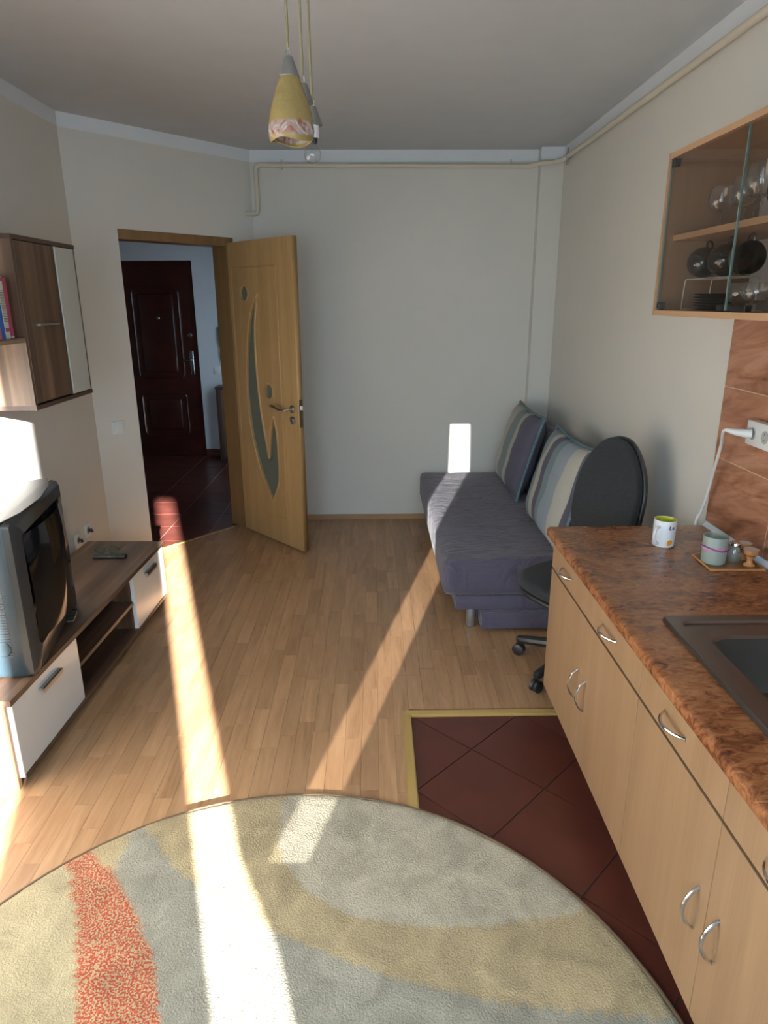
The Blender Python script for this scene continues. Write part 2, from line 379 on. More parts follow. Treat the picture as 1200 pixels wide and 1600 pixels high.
def clip(poly, nx, ny, c):
    """keep the side nx*x+ny*y >= c"""
    out = []
    for i in range(len(poly)):
        p, q = poly[i], poly[(i+1) % len(poly)]
        dp, dq = nx*p[0]+ny*p[1]-c, nx*q[0]+ny*q[1]-c
        if dp >= 0: out.append(p)
        if dp*dq < 0:
            t = dp/(dp-dq); out.append((p[0]+t*(q[0]-p[0]), p[1]+t*(q[1]-p[1])))
    return out
def area(poly): return abs(sum(poly[i-1][0]*poly[i][1]-poly[i][0]*poly[i-1][1] for i in range(len(poly))))/2

# ------------------------------------------------------------------ room measures
XL, XR, YB, YF, ZC = -1.706, 1.2965, 5.13, -1.0, 2.6414
LX, LY = -1.7063, 4.1289                       # corner between left wall and door wall
UX, UY = .65397, .75652                        # along the door wall
NX, NY = .75652, -.65397                       # its normal, into the room
DW = math.atan2(UY, UX)
def dwall(s, d): return (LX+UX*s+NX*d, LY+UY*s+NY*d)
TH = -.082                                      # depth of the threshold line behind the wall face
THC = NX*LX+NY*LY+TH

# ------------------------------------------------------------------ floors
bm = B()
box(bm, -1.8, .116, YF-.1, 2.452, -.08, -.0085); 
prism(bm, clip([(-1.8, 2.452), (1.4, 2.452), (1.4, 5.23), (-1.8, 5.23)], NX, NY, THC), 'z', -.08, -.0085)
floor = struct('floor', bm, plain('floor_underlay', (.10, .055, .03), .9), 'oak laminate floor of short staggered strips')
SW = .0655
planks = []
k = -30
x0 = .135-SW*29
for i in range(29+18):
    a, b = x0+i*SW, x0+(i+1)*SW
    if a > XR-.005: break
    y = (2.49 if a > .13 else YF)-random.random()*.4*(0 if a > .13 else 1)
    while y < YB-.005:
        l = random.choice((.27, .33, .39, .45, .51))
        y1 = min(y+l, YB-.004)
        poly = [(a+.0004, max(y, YF)+.0004), (min(b, XR-.003)-.0004, max(y, YF)+.0004), (min(b, XR-.003)-.0004, y1-.0004), (a+.0004, y1-.0004)]
        poly = clip(poly, NX, NY, THC+.004)
        if a < XL: poly = clip(poly, 1, 0, XL+.003)
        if len(poly) > 2 and area(poly) > 2e-4 and y1 > YF+.02: planks.append(poly)
        y += l
rx, ry, rr_ = -.26, .965, 1.0
def hidden(p):
    cx = sum(q[0] for q in p)/len(p); cy = sum(q[1] for q in p)/len(p)
    return (math.hypot(cx-rx, cy-ry) < rr_-.2 or cy < .95 or (cx < -1.28 and 2.05 < cy < 3.55)
            or (cx > .5 and cy > 3.25) or (cx > .95 and cy > 2.4) or (cx < -.55-.3*(cy-.9) and cy < 1.4 and cx < -1.15))
planks.sort(key=lambda p: (hidden(p), sum(q[1] for q in p)/len(p)))
cache = {}
def plank_bm(poly, dz):
    b_ = B(); prism(b_, poly, 'z', -.008+dz, dz)
    return b_
for p in planks[:298]:
    cx = sum(q[0] for q in p)/len(p); cy = sum(q[1] for q in p)/len(p)
    loc = [(round(q[0]-cx, 4), round(q[1]-cy, 4)) for q in p]
    key = tuple(loc)
    if key not in cache:
        b_ = plank_bm(loc, 0); me = bpy.data.meshes.new('plank'); b_.to_mesh(me); b_.free(); me.materials.append(LAM); cache[key] = me
    o = bpy.data.objects.new('plank', cache[key]); C.objects.link(o); o.location = (cx, cy, random.uniform(-.0002, .0002)); o.parent = floor
bm = B()
for p in planks[298:]: prism(bm, p, 'z', -.008, random.uniform(-.0002, .0002))
tag(obj('more_planks', bm, LAM, floor), kind='stuff')

def tile_set(parent, centre, ang, pitch, gap, clips, mat, name='tile', rng=8, ztop=-.002, zlow=-.008):
    ca, sa = math.cos(ang), math.sin(ang); me0 = None
    h = pitch/2-gap/2
    for i in range(-rng, rng):
        for j in range(-rng, rng):
            px, py = (i+.5)*pitch, (j+.5)*pitch
            loc = [(-h, -h), (h, -h), (h, h), (-h, h)]
            poly = [(centre[0]+ca*(px+u)-sa*(py+v), centre[1]+sa*(px+u)+ca*(py+v)) for u, v in loc]
            for c in clips: 
                if poly: poly = clip(poly, *c)
            if len(poly) < 3 or area(poly) < 3e-4: continue
            cx = sum(q[0] for q in poly)/len(poly); cy = sum(q[1] for q in poly)/len(poly)
            b_ = B(); prism(b_, [(q[0]-cx, q[1]-cy) for q in poly], 'z', zlow, ztop+random.uniform(-.0004, .0004))
            o = obj(name, b_, mat, parent); o.location = (cx, cy, 0)
bm = B(); box(bm, .118, XR+.05, .2, 2.449, -.08, -.0065)
kf = struct('kitchen_floor', bm, GROUT, 'dark red tiled floor strip laid diagonally by the kitchen units')
tile_set(kf, (.364, 2.217), -PI/4, .322, .005, [(1, 0, .140), (-1, 0, -1.29), (0, 1, .55), (0, -1, -2.432)], TERRA)
bm = B(); prism(bm, clip([(-3.3, 3.9), (-.5, 3.9), (-.5, 7.53), (-3.3, 7.53)], -NX, -NY, -THC), 'z', -.08, -.006)
hf = struct('hall_floor', bm, GROUTL, 'hall floor of red brown square tiles with pale grout')
tile_set(hf, (-1.58, 4.977), 0, .327, .006, [(-NX, -NY, -THC+.003), (1, 0, -3.25), (-1, 0, .55), (0, -1, -7.498)], TERRAH, rng=9)
bm = B(); prism(bm, [(.104, .4), (.141, .4), (.141, 2.436), (.104, 2.474)], 'z', -.006, .006)
bmesh.ops.bevel(bm, geom=[e for e in bm.edges if all(v.co.z > 0 for v in e.verts)], offset=.004, segments=2, affect='EDGES')
struct('trim_1', bm, TRIMW, 'yellow wood edging strip running beside the rug to the tiled corner')
bm = B(); prism(bm, [(.1045, 2.4745), (.1415, 2.4365), (XR-.01, 2.4365), (XR-.01, 2.4745)], 'z', -.006, .006)
bmesh.ops.bevel(bm, geom=[e for e in bm.edges if all(v.co.z > 0 for v in e.verts)], offset=.004, segments=2, affect='EDGES')
struct('trim_2', bm, TRIMX, 'yellow wood edging strip between laminate and far side of red tiles')

# ------------------------------------------------------------------ walls and ceiling
T = .12
bm = B(); box(bm, XL-T, XL, YF-T, LY+.02, -.08, ZC); struct('wall_left', bm, WALL, 'cream left wall behind the television')
bm = B(); box(bm, XR, XR+T, YF-T, YB+T, -.08, ZC); struct('wall_right', bm, WALL, 'cream right wall above the sofa')
bm = B(); box(bm, -.8409, XR, YB, YB+T, -.08, ZC); wb = struct('wall_back', bm, WALL, 'cream far wall between door and sofa')
bm = B(); box(bm, 1.14, XR-.001, 5.043, YB-.001, 0, ZC-.001); struct('column', bm, WALL, 'boxed pipe chase in the far right corner')
# unseen wall behind the camera: window and balcony openings shaped for the light streaks
bm = B()
for a in ((XL-T, -1.36, -.08, ZC), (-1.36, -.88, -.08, .845), (-.88, -.228, -.08, .58), (-1.36, -.88, 2.08, ZC), (-.88, -.228, 2.44, ZC), (-.228, .335, -.08, ZC), (.505, XR+T, .74, ZC), (.56, XR+T, -.08, .66), (.335, .505, 1.78, ZC)):
    box(bm, a[0], a[1], YF-T, YF, a[2], a[3])
prism(bm, [(.505, .74), (.56, .66), (XR+T, .66), (XR+T, .74)], 'y', YF-T, YF)
struct('wall_front', bm, WALL, 'unseen wall behind the camera with window and balcony openings shaped for the light')
bm = B()
prism(bm, [(XL-T, YF-T), (XR+T, YF-T), (XR+T, YB+T), (-.8409, YB+T), (-.8409, YB), (LX, LY), (XL-T, LY)], 'z', ZC, ZC+.1)
struct('ceiling', bm, CEIL, 'plain grey white room ceiling')
# door wall, in its own frame: x along the wall, y into the wall
dm = Matrix.Translation((LX, LY, 0)) @ Matrix.Rotation(DW, 4, 'Z')
LEN = 1.3235
bm = B()
box(bm, -.1, .25, 0, .16, -.08, ZC); box(bm, 1.175, LEN+.02, 0, .16, -.08, ZC); box(bm, .25, 1.175, 0, .16, 2.11, ZC)
box(bm, .25, .287, 0, .006, 0, 2.11); box(bm, 1.14, 1.175, 0, .006, 0, 2.11); box(bm, .287, 1.14, 0, .006, 2.074, 2.11)
wd = struct('wall_door', bm, WALL, 'slanting cream wall that holds the open door'); wd.matrix_world = dm
# painted white band under the ceiling
def band(name, a, b, nx, ny, lab):
    b_ = B(); t = .0025
    prism(b_, [a, b, (b[0]+nx*t, b[1]+ny*t), (a[0]+nx*t, a[1]+ny*t)], 'z', ZC-.075, ZC-.0005)
    struct(name, b_, BAND, lab)
band('trim_3', (XL, YF), (XL, LY), 1, 0, 'pale painted band at the top of the left wall')
band('trim_4', dwall(0.002, 0), dwall(LEN-.002, 0), NX, NY, 'pale painted band at the top of the slanting door wall')
band('trim_5', (-.839, YB), (1.138, YB), 0, -1, 'pale painted band at the top of the far wall')
band('trim_6', (1.1375, 5.043), (XR-.003, 5.043), 0, -1, 'pale painted band across the boxed pipe chase')
band('trim_7', (XR, YF), (XR, 5.04), -1, 0, 'pale painted band at the top of the right wall')
def bboard(name, a, b, nx, ny, mat, lab, h=.040, t=.014):
    b_ = B(); d = Vector((b[0]-a[0], b[1]-a[1], 0)); n_ = Vector((nx, ny, 0))
    prof = [(.0005, 0), (t, 0), (t, h*.35), (t*.75, h*.5), (t*.75, h*.75), (t*.4, h), (.0005, h)]
    r0 = [Vector((a[0], a[1], z))+n_*q for q, z in prof]; r1 = [p+d for p in r0]
    loft(b_, [r0, r1]); struct(name, b_, mat, lab)
bboard('baseboard_back', (-.838, YB), (1.139, YB), 0, -1, BASEB, 'wood coloured baseboard along the far wall')
bboard('baseboard_door', dwall(1.19, 0), dwall(LEN-.01, 0), NX, NY, BASEB, 'short wood coloured baseboard beside the open door')

# hall behind the door
bm = B(); box(bm, -3.42, -2.93, 7.45, 7.57, 0, 2.5); box(bm, -1.884, -.4, 7.45, 7.57, 0, 2.5); box(bm, -2.93, -1.884, 7.45, 7.57, 2.066, 2.5)
struct('wall_hall_back', bm, HALLP, 'white hall wall around the dark entrance door')
bm = B(); box(bm, -3.42, -3.3, 3.8, 7.45, 0, 2.5); struct('wall_hall_left', bm, HALLP, 'white left wall of the hall')
bm = B(); box(bm, -.52, -.4, YB+T, 7.45, 0, 2.5); struct('wall_hall_right', bm, HALLP, 'white right wall of the hall')
bm = B(); box(bm, -3.3, XL-T, 3.8, 3.9, 0, 2.5); struct('wall_hall_front', bm, HALLP, 'white near wall of the hall')
bm = B(); prism(bm, clip([(-3.42, 3.8), (-.4, 3.8), (-.4, 7.57), (-3.42, 7.57)], -NX, -NY, -(NX*LX+NY*LY)+.15), 'z', 2.5, 2.6); struct('ceiling_hall', bm, HALLP, 'white hall ceiling')
bboard('baseboard_hall', (-1.883, 7.45), (-.53, 7.45), 0, -1, TERRAH, 'red brown tile baseboard at the foot of the hall wall', .088, .010)

# ------------------------------------------------------------------ inner door, standing open
door = thing('door_1', 'open light oak interior door with curved grey glass cut-outs', 'door', kind='structure')
bm = B(); box(bm, 1.075, 1.172, .0075, .155, 0, 2.107, .002); box(bm, .252, .2885, .0075, .155, 0, 2.107); box(bm, .2885, 1.075, .0075, .155, 2.018, 2.107, .002)
o = obj('door_frame', bm, DOORE, door); o.matrix_world = dm
bm = B(); box(bm, .2885, 1.075, .066, .090, -.004, .003, .002); o = obj('threshold_strip', bm, TRIMW, door); o.matrix_world = dm
D = Vector((.673, -.740, 0)).normalized(); da = math.atan2(D.y, D.x)
lm_ = Matrix.Translation((-.992, 4.906, 0)) @ Matrix.Rotation(da, 4, 'Z')
leftc = [(.346, 1.708), (.256, 1.6), (.196, 1.432), (.157, 1.213), (.144, .989), (.173, .763), (.247, .54), (.328, .397), (.40, .304)]
rightc = [(.40, .304), (.463, .408), (.492, .506), (.493, .658), (.486, .805), (.457, .912)]
spike = [(.457, .912), (.431, .857), (.404, .764), (.376, .611)]
inner = [(.376, .611), (.358, .697), (.321, .858), (.291, 1.077), (.282, 1.364), (.305, 1.573), (.346, 1.708)]
cres = []
for seg in (leftc, rightc, spike, inner):
    cres += [(p.x, p.y) for p in crom([(a, b, 0) for a, b in seg], 5)][:-1]
def circ(cx, cz, r, n=28): return [(cx+r*math.cos(2*PI*i/n), cz+r*math.sin(2*PI*i/n)) for i in range(n)]
c1, c2 = circ(.178, 1.71, .052), circ(.417, 1.078, .050)
W_, H0, H1 = .742, .012, 2.035
leaf = obj('door_leaf', plate([(0, H0), (W_, H0), (W_, H1), (0, H1)], [cres, c1, c2], .040), DOORW, door)
leaf.matrix_world = lm_
for poly, r in ((cres, .0085), (c1, .006), (c2, .006)):
    bm = B(); prism(bm, [(cx_, cz_) for cx_, cz_ in poly], 'y', .019, .024); obj('glass_pane', bm, FROST, leaf)
    bm = B(); tube(bm, [(a, .0005, b) for a, b in poly], r, 8, closed=True); obj('glass_molding', bm, DOORW, leaf, True)
bm = B(); g = [(.035, .215), (.565, .205), (.565, 1.872), (.035, 1.872)]
tube(bm, [(a, 0, b) for a, b in g]+[(g[0][0], 0, g[0][1])], 0.006, 6, caps=False); obj('panel_molding', bm, DOORW, leaf)
bm = B(); lathe(bm, [(.001, 0), (.024, 0), (.026, .003), (.026, .008), (.022, .010), (.001, .010)], n=24)
rs = obj('handle_rosette', bm, STEEL, leaf, True); rs.rotation_euler = (PI/2, 0, 0); rs.location = (.682, 0, .987)
bm = B(); tube(bm, crom([(.682, -.006, .987), (.682, -.05, .987), (.665, -.058, .984), (.62, -.058, .979), (.57, -.058, .992), (.52, -.056, .998), (.49, -.05, .994)], 5), [.009]*6+[.0095]*20+[.007]*5, 10)
obj('door_handle', bm, CHROME, leaf, True)
bm = B(); lathe(bm, [(.001, 0), (.024, 0), (.026, .003), (.026, .008), (.022, .010), (.012, .010), (.012, .016), (.001, .016)], n=24)
kr = obj('keyhole_rosette', bm, STEEL, leaf, True); kr.rotation_euler = (PI/2, 0, 0); kr.location = (.682, 0, .913)
bm = B(); box(bm, W_-.001, W_+.003, .008, .032, .872, 1.052, .001); obj('lock_plate', bm, plain('dull_brass', (.18, .15, .09), .4, .8), leaf)
bm = B(); prism(bm, [(W_+.002, .012), (W_+.012, .028), (W_+.002, .028)], 'z', .985, 1.012); obj('latch', bm, CHROME, leaf)
bm = B()
for hz in (.25, 1.78): lathe(bm, [(.001, hz), (.008, hz), (.008, hz+.09), (.001, hz+.09)], -.006, .043, 12)
obj('hinge', bm, STEEL, leaf)

# ------------------------------------------------------------------ entrance door in the hall
ed = thing('door_2', 'dark mahogany entrance door at the far end of the hall', 'door', (-2.407, 7.5, 0), kind='structure')
bm = B(); box(bm, -.515, .515, 0, .05, .006, 2.06); obj('door_leaf', bm, MAHOG, ed)
bm = B(); box(bm, -.522, -.47, -.012, .05, 0, 2.064, .003); box(bm, .475, .522, -.012, .05, 0, 2.064, .003); box(bm, -.47, .475, -.012, .05, 2.02, 2.064, .003); obj('door_frame', bm, MAHOG, ed)
bm = B(); box(bm, -.47, .475, -.012, .05, -.03, .005, .001); obj('door_sill', bm, MAHOG, ed)
for z0, z1 in ((.87, 1.80), (.24, .70)):
    bm = B(); pp = rrect(-.14, .345, z0, z1, .05, 0, 5); tube(bm, [(a, -.004, b) for a, b, _ in pp], .012, 10, closed=True); obj('panel_molding', bm, MAHOG, ed, True)
    bm = B(); box(bm, -.08, .285, -.014, .002, z0+.06, z1-.06, .012, 3); obj('raised_panel', bm, MAHOG, ed, True)
bm = B(); lathe(bm, [(.001, 0), (.016, 0), (.016, .006), (.008, .010), (.001, .010)], n=20); q = obj('peephole', bm, CHROME, ed, True); q.rotation_euler = (PI/2, 0, 0); q.location = (.122, -.012, 1.495)
bm = B(); lathe(bm, [(.001, 0), (.024, 0), (.024, .008), (.010, .010), (.010, .014), (.001, .014)], n=20); q = obj('cylinder_lock', bm, CHROME, ed, True); q.rotation_euler = (PI/2, 0, 0); q.location = (.435, -.0, 1.315)
bm = B(); box(bm, .412, .456, -.009, .001, .90, 1.155, .006, 3); pl = obj('handle_plate', bm, CHROME, ed, True)
bm = B(); tube(bm, bent([(.432, -.005, 1.055), (.432, -.05, 1.055), (.33, -.05, 1.055)], .015), .009, 10); obj('door_handle', bm, CHROME, pl, True)

# hall things
bm = B(); sh = thing('shoe_cabinet', 'narrow dark walnut shoe cabinet half hidden behind the open door', 'cabinet', (-1.675, 7.2, 0))
box(bm, .018, .6, .018, .235, .03, .775); obj('carcass', bm, WALNUT, sh)
bm = B(); box(bm, -.006, .61, -.01, .238, .777, .80, .002); obj('top_board', bm, WALNUTD, sh)
bm = B(); box(bm, 0, .017, 0, .235, 0, .777); obj('side_panel', bm, WALNUTD, sh)
bm = B(); box(bm, .02, .6, 0, .016, .055, .772, .001); obj('flap_door', bm, WALNUT, sh)
bm = B(); box(bm, .02, .6, .03, .045, 0, .03); obj('plinth', bm, WALNUTD, sh)
t = thing('intercom', 'grey intercom handset hanging on the hall wall', 'intercom', (-1.60, 7.45, 1.30))
bm = B(); box(bm, -.055, .06, -.03, -.001, -.10, .10, .008, 3); obj('base', bm, plain('grey_plastic_phone', (.20, .21, .21), .5), t)
bm = B(); box(bm, -.05, -.005, -.06, -.031, -.10, .10, .012, 3); obj('handset', bm, plain('dark_grey_plastic', (.13, .14, .14), .5), t)
bm = B(); tube(bm, crom([(-.03, -.05, -.10), (-.045, -.04, -.2), (-.035, -.03, -.28), (-.01, -.03, -.29), (.0, -.03, -.2), (0, -.02, -.10)], 5), .006, 8); obj('coiled_cord', bm, plain('grey_cord', (.16, .17, .18), .6), t, True)
def light_switch(name, label, loc, rz):
    t = thing(name, label, 'switch', loc, rz)
    b_ = B(); box(b_, -.041, .041, -.009, -.0005, -.041, .041, .004, 3); obj('frame', b_, WHITEP, t, True)
    b_ = B(); box(b_, -.029, .029, -.013, -.0085, -.030, .026, .003, 2); obj('rocker', b_, WHITEP, t, True)
    return t
light_switch('light_switch', 'white light switch on the hall wall below the intercom', (-1.695, 7.45, .95), 0)
p = dwall(.142, 0); light_switch('light_switch', 'square white light switch on the slanting wall left of the doorway', (p[0], p[1], .905), DW)

# ------------------------------------------------------------------ heating pipe
t = thing('heating_pipe', 'thin cream heating pipe running under the ceiling around the corner', 'pipe', (0, 0, 0))
p0 = dwall(1.262, -.004); R_ = .0155
path = [(p0[0], p0[1], 2.236), (-.797, 5.098, 2.236), (-.797, 5.098, 2.542), (1.075, 5.098, 2.532), (1.125, 5.012, 2.536), (1.225, 5.012, 2.54), (1.268, 4.93, 2.548), (1.268, YF+.002, 2.53)]
bm = B(); tube(bm, bent(path, .035, 6), R_, 14); obj('pipe_run', bm, PIPE, t, True)
for x in (-.619, .946):
    bm = B(); tube(bm, [(x, 5.098+.0175*math.cos(a), 2.537+.0175*math.sin(a)) for a in [i*PI/8 for i in range(16)]], .004, 6, closed=True)
    box(bm, x-.004, x+.004, 5.11, 5.1295, 2.533, 2.541); box(bm, x-.004, x+.004, 5.092, 5.104, 2.55, 2.575); obj('pipe_clip', bm, PIPE, t)
bm = B(); tube(bm, [(1.268+.0175*math.cos(a), 4.86, 2.547+.0175*math.sin(a)) for a in [i*PI/8 for i in range(16)]], .004, 6, closed=True); box(bm, 1.28, XR-.0005, 4.856, 4.864, 2.543, 2.551); box(bm, 1.262, 1.274, 4.856, 4.864, 2.50, 2.60); obj('pipe_clip', bm, STEEL, t)

# ------------------------------------------------------------------ pendant lamp
PZ = 2.272
lt = thing('pendant_lamp', 'three cord pendant lamp with one amber glass shade and one bare bulb', 'lamp', (-.213, 2.0, PZ))
def drop(dx, dy, dz, shade):
    b_ = B(); tube(b_, crom([(dx, dy, dz-.002), (dx*.98-.001, dy*.95+.003, dz+.12), (dx*.95, dy*.8+.01, ZC-PZ-.02)], 6), .0034, 8); obj('cord', b_, AMBER_CORD, lt, True)
    b_ = B(); lathe(b_, [(.001, dz), (.0065, dz), (.0072, dz-.004), (.0065, dz-.008), (.0065, dz-.022), (.001, dz-.022)], dx, dy, 14); obj('collar', b_, CHROME, lt, True)
    b_ = B(); lathe(b_, [(.004, dz-.018), (.010, dz-.019), (.019, dz-.042), (.0272, dz-.064), (.0265, dz-.066), (.004, dz-.066)], dx, dy, 28); obj('socket_cone', b_, CONEM, lt, True)
drop(0, 0, 0, True); drop(.027, .09, -.036, False); drop(.044, .17, -.072, False)
prof = [(.0235, -.058), (.0265, -.068), (.033, -.085), (.043, -.112), (.0525, -.142), (.0585, -.170), (.060, -.190), (.0585, -.205), (.055, -.213)]
bm = B(); n = 36; rings = []
for r, z in prof+[(a-.003, b+.001) for a, b in prof[::-1]]:
    ring = []
    for i in range(n):
        a = 2*PI*i/n; w_ = max(0, (-.185-z)/.028)
        ring.append((r*math.cos(a), r*math.sin(a), z+w_*(.0045*math.sin(3*a+.6)-.006*max(0, math.cos(a+1.35))**6)))
    rings.append(ring)
loft(bm, rings, False, False); obj('shade', bm, SHADE, lt, True, 60)
dx, dy, dz = .044, .17, -.072
bm = B(); lathe(bm, [(.001, dz-.066), (.017, dz-.066), (.017, dz-.086), (.0155, dz-.098), (.001, dz-.098)], dx, dy, 20); obj('bulb_holder', bm, CERAM, lt, True)
bm = B(); lathe(bm, [(.001, dz-.098), (.012, dz-.098), (.011, dz-.112), (.001, dz-.112)], dx, dy, 16); obj('bulb_cap', bm, BLACKP, lt, True)
bm = B(); lathe(bm, [(.009, dz-.108), (.012, dz-.114), (.021, dz-.126), (.0245, dz-.140), (.022, dz-.153), (.013, dz-.162), (.001, dz-.1645)], dx-.004, dy, 24); obj('bulb', bm, BULBG, lt, True)
bm = B(); lathe(bm, [(.001, ZC-PZ-.001), (.06, ZC-PZ-.001), (.06, ZC-PZ-.02), (.045, ZC-PZ-.03), (.001, ZC-PZ-.03)], .03, .09, 30); obj('ceiling_rose', bm, CONEM, lt, True)

# ------------------------------------------------------------------ walnut wall cabinet and books
wc = thing('wall_cabinet', 'walnut wall cabinet with a pale side panel and an open shelf', 'cabinet', (0, 0, 0))
y0, y1, xf, z0, z1 = 2.822, 3.402, -1.40, 1.246, 1.893
bm = B(); box(bm, XL+.002, xf-.003, y0, y0+.018, z0, z1); obj('end_panel', bm, WALNUT, wc)
bm = B(); box(bm, XL+.002, xf-.003, y1-.018, y1, z0, z1); obj('end_panel', bm, WALNUTD, wc)
bm = B(); box(bm, XL+.002, xf, y0-.001, y1+.001, z1, z1+.018); obj('top_board', bm, WALNUTD, wc)
bm = B(); box(bm, XL+.002, xf, y0-.001, y1+.001, z0-.018, z0); obj('bottom_board', bm, WALNUTD, wc)
bm = B(); box(bm, XL+.002, XL+.008, y0+.018, y1-.018, z0, z1); obj('back_board', bm, WALNUTD, wc)
bm = B(); box(bm, xf-.022, xf-.002, y0+.020, 3.186, z0+.008, z1-.003, .001); dr = obj('door', bm, WALNUT, wc)
bm = B(); box(bm, xf-.002, xf+.014, 2.93, 3.115, 1.563, 1.571, .001); obj('handle', bm, STEEL, dr)
bm = B(); box(bm, xf-.018, xf+.001, 3.192, y1-.020, z0+.004, z1-.003, .001); tag(obj('side_panel', bm, MILK, wc), 'pale milky grey panel')
bm = B(); box(bm, XL+.002, xf-.004, 1.75, y0-.0005, 1.502, 1.520); obj('shelf', bm, WALNUTY, wc)
def book(a, b, h, d, mat, lab, deco=None, lean=0):
    t = thing('book', lab, 'book', (-1.425, (a+b)/2, 1.520), 0, 'books on the open shelf')
    hw = (b-a)/2-.0008
    b_ = B(); box(b_, -.004, .0, -hw, hw, 0.0005, h, .001); box(b_, -d, -.004, -hw, -hw+.002, .0005, h); box(b_, -d, -.004, hw-.002, hw, .0005, h); obj('cover', b_, mat, t)
    b_ = B(); box(b_, -d+.005, -.004, -hw+.002, hw-.002, .003, h-.004); obj('pages', b_, PAPER, t)
    for zz0, zz1, mt in deco or []:
        b_ = B(); box(b_, 0, .0004, -hw+.0015, hw-.0015, zz0, zz1); obj('spine_print', b_, mt, t)
book(2.757, 2.785, .228, .17, BOOKR, 'thin pink red book, last of the row beside the cabinet end panel', [(.004, .010, BOOKW)])
book(2.722, 2.756, .232, .17, BOOKW, 'white spined book with a red square between pink and blue books', [(.028, .042, BOOKR), (.215, .229, BOOKR)]+[(.065+.006*k, .0672+.006*k, TURNEDD) for k in range(20)])
book(2.690, 2.721, .225, .17, BOOKB, 'bright blue book with pale stripes on its spine', [(.128+.009*k, .132+.009*k, BOOKW) for k in range(5)]+[(.18, .222, BOOKT)])
book(2.660, 2.689, .215, .17, BOOKO, 'orange red book with teal middle at the cut-off end of the row', [(.04, .13, BOOKT)])

# ------------------------------------------------------------------ TV stand
ts = thing('tv_stand', 'low walnut TV stand with two white gloss doors and open middle bay', 'tv stand', (-1.251, 2.02, 0), -.026)
Ly, Dp, Hh = 1.60, .425, .362            # local: x 0 = front, x<0 to the wall, y along
bm = B(); box(bm, -Dp, .004, -.004, Ly+.004, Hh-.022, Hh, .001); obj('top_board', bm, WALNUTY, ts)
for yy, mt in ((0, WALNUT), (.498, WALNUT), (1.135, WALNUT), (Ly-.018, WALNUT)):
    bm = B(); box(bm, -Dp, -.0225 if yy in (0, Ly-.018) else -.024, yy, yy+.018, .0 if yy in (0, Ly-.018) else .052, Hh-.0225); obj('upright_panel', bm, mt, ts)
bm = B(); box(bm, -Dp, 0, .0185, Ly-.0185, .034, .052, .001); obj('bottom_board', bm, WALNUTY, ts)
bm = B(); box(bm, -Dp, -.035, .0185, Ly-.0185, .002, .0335); obj('plinth', bm, WALNUTD, ts)
bm = B(); box(bm, -Dp, -.012, .5165, 1.1345, .186, .204, .001); obj('shelf', bm, WALNUTY, ts)
bm = B(); box(bm, -Dp-.004, -Dp-.0005, 0.01, Ly-.01, .03, Hh-.022); obj('back_board', bm, WALNUTD, ts)
for a, b in ((.012, .505), (1.140, Ly-.006)):
    bm = B(); box(bm, -.022, -.003, a, b, .040, Hh-.027, .0012); d_ = obj('door', bm, WHITEG, ts)
    c_ = (a+b)/2
    bm = B(); box(bm, -.003, .016, c_-.075, c_+.075, Hh-.075, Hh-.067, .001); box(bm, .010, .016, c_-.075, c_+.075, Hh-.088, Hh-.067, .001); obj('handle', bm, STEEL, d_)

def socket_plate(name, label, y, z, n=1):
    t = thing(name, label, 'socket', (XL, y, z))
    for k in range(n):
        yy = k*.075
        b_ = B(); box(b_, .0005, .011, yy-.038, yy+.038, -.04, .04, .003, 2); obj('plate', b_, WHITEP, t, True)
        b_ = B(); lathe(b_, [(.001, .012), (.019, .012), (.021, .0105)], n=20); q = obj('socket_face', b_, plain('socket_shadow_grey', (.3, .3, .3), .5), t); q.rotation_euler = (0, PI/2, 0); q.location = (0, yy, 0)
        for s in (-.009, .009):
            b_ = B(); lathe(b_, [(.001, .0125), (.003, .0125)], n=10); q = obj('pin_hole', b_, BLACKP, t); q.rotation_euler = (0, PI/2, 0); q.location = (0, yy+s, 0)
    return t
s1 = socket_plate('wall_socket', 'white wall socket beside the far end of the TV stand', 3.80, .372)
bm = B(); tube(bm, [(.012, 0, 0), (.026, .002, 0), (.03, .002, -.012)], .010, 10); obj('plug', bm, BLACKP, s1, True)
s2 = socket_plate('wall_socket', 'white wall socket with black plug just behind the television', 3.655, .36)
bm = B(); tube(bm, [(.012, 0, 0), (.026, .002, 0), (.03, .002, -.012)], .010, 10); obj('plug', bm, BLACKP, s2, True)

# remote and glasses on the stand
t = thing('remote_control', 'dark slim remote control under the eyeglasses on the TV stand', 'remote', (-1.41, 3.37, Hh), .03)
bm = B(); box(bm, -.085, .085, -.022, .022, .0005, .016, .005, 3); obj('body', bm, BLACKP, t, True)
bm = B()
for i in range(7):
    for j in range(3): box(bm, -.06+i*.018, -.05+i*.018, -.012+j*.010, -.006+j*.010, .0155, .018)
tag(obj('buttons', bm, REMG, t), kind='stuff')
t = thing('eyeglasses', 'thin green framed eyeglasses lying on the remote control', 'eyeglasses', (-1.43, 3.392, Hh+.0178), .06)
for sgn in (-1, 1):
    ring = [(sgn*.034+.026*math.cos(a), .004+.0*math.sin(a)-.006*(1-math.sin(a)), .021+.019*math.sin(a)) for a in [i*PI/10 for i in range(20)]]
    bm = B(); tube(bm, ring, .0024, 6, closed=True); obj('rim', bm, plain('green_frame', (.012, .045, .028), .3), t, True)
    bm = B(); f_ = bm.faces.new([bm.verts.new(p) for p in ring]); bmesh.ops.solidify(bm, geom=[f_], thickness=.0012); obj('lens', bm, LENS, t)
    bm = B(); tube(bm, crom([(sgn*.060, .003, .024), (sgn*.066, .012, .024), (sgn*.064, .08, .016), (sgn*.058, .125, .004)], 4), .0016, 6); obj('temple', bm, BLACKP, t, True)
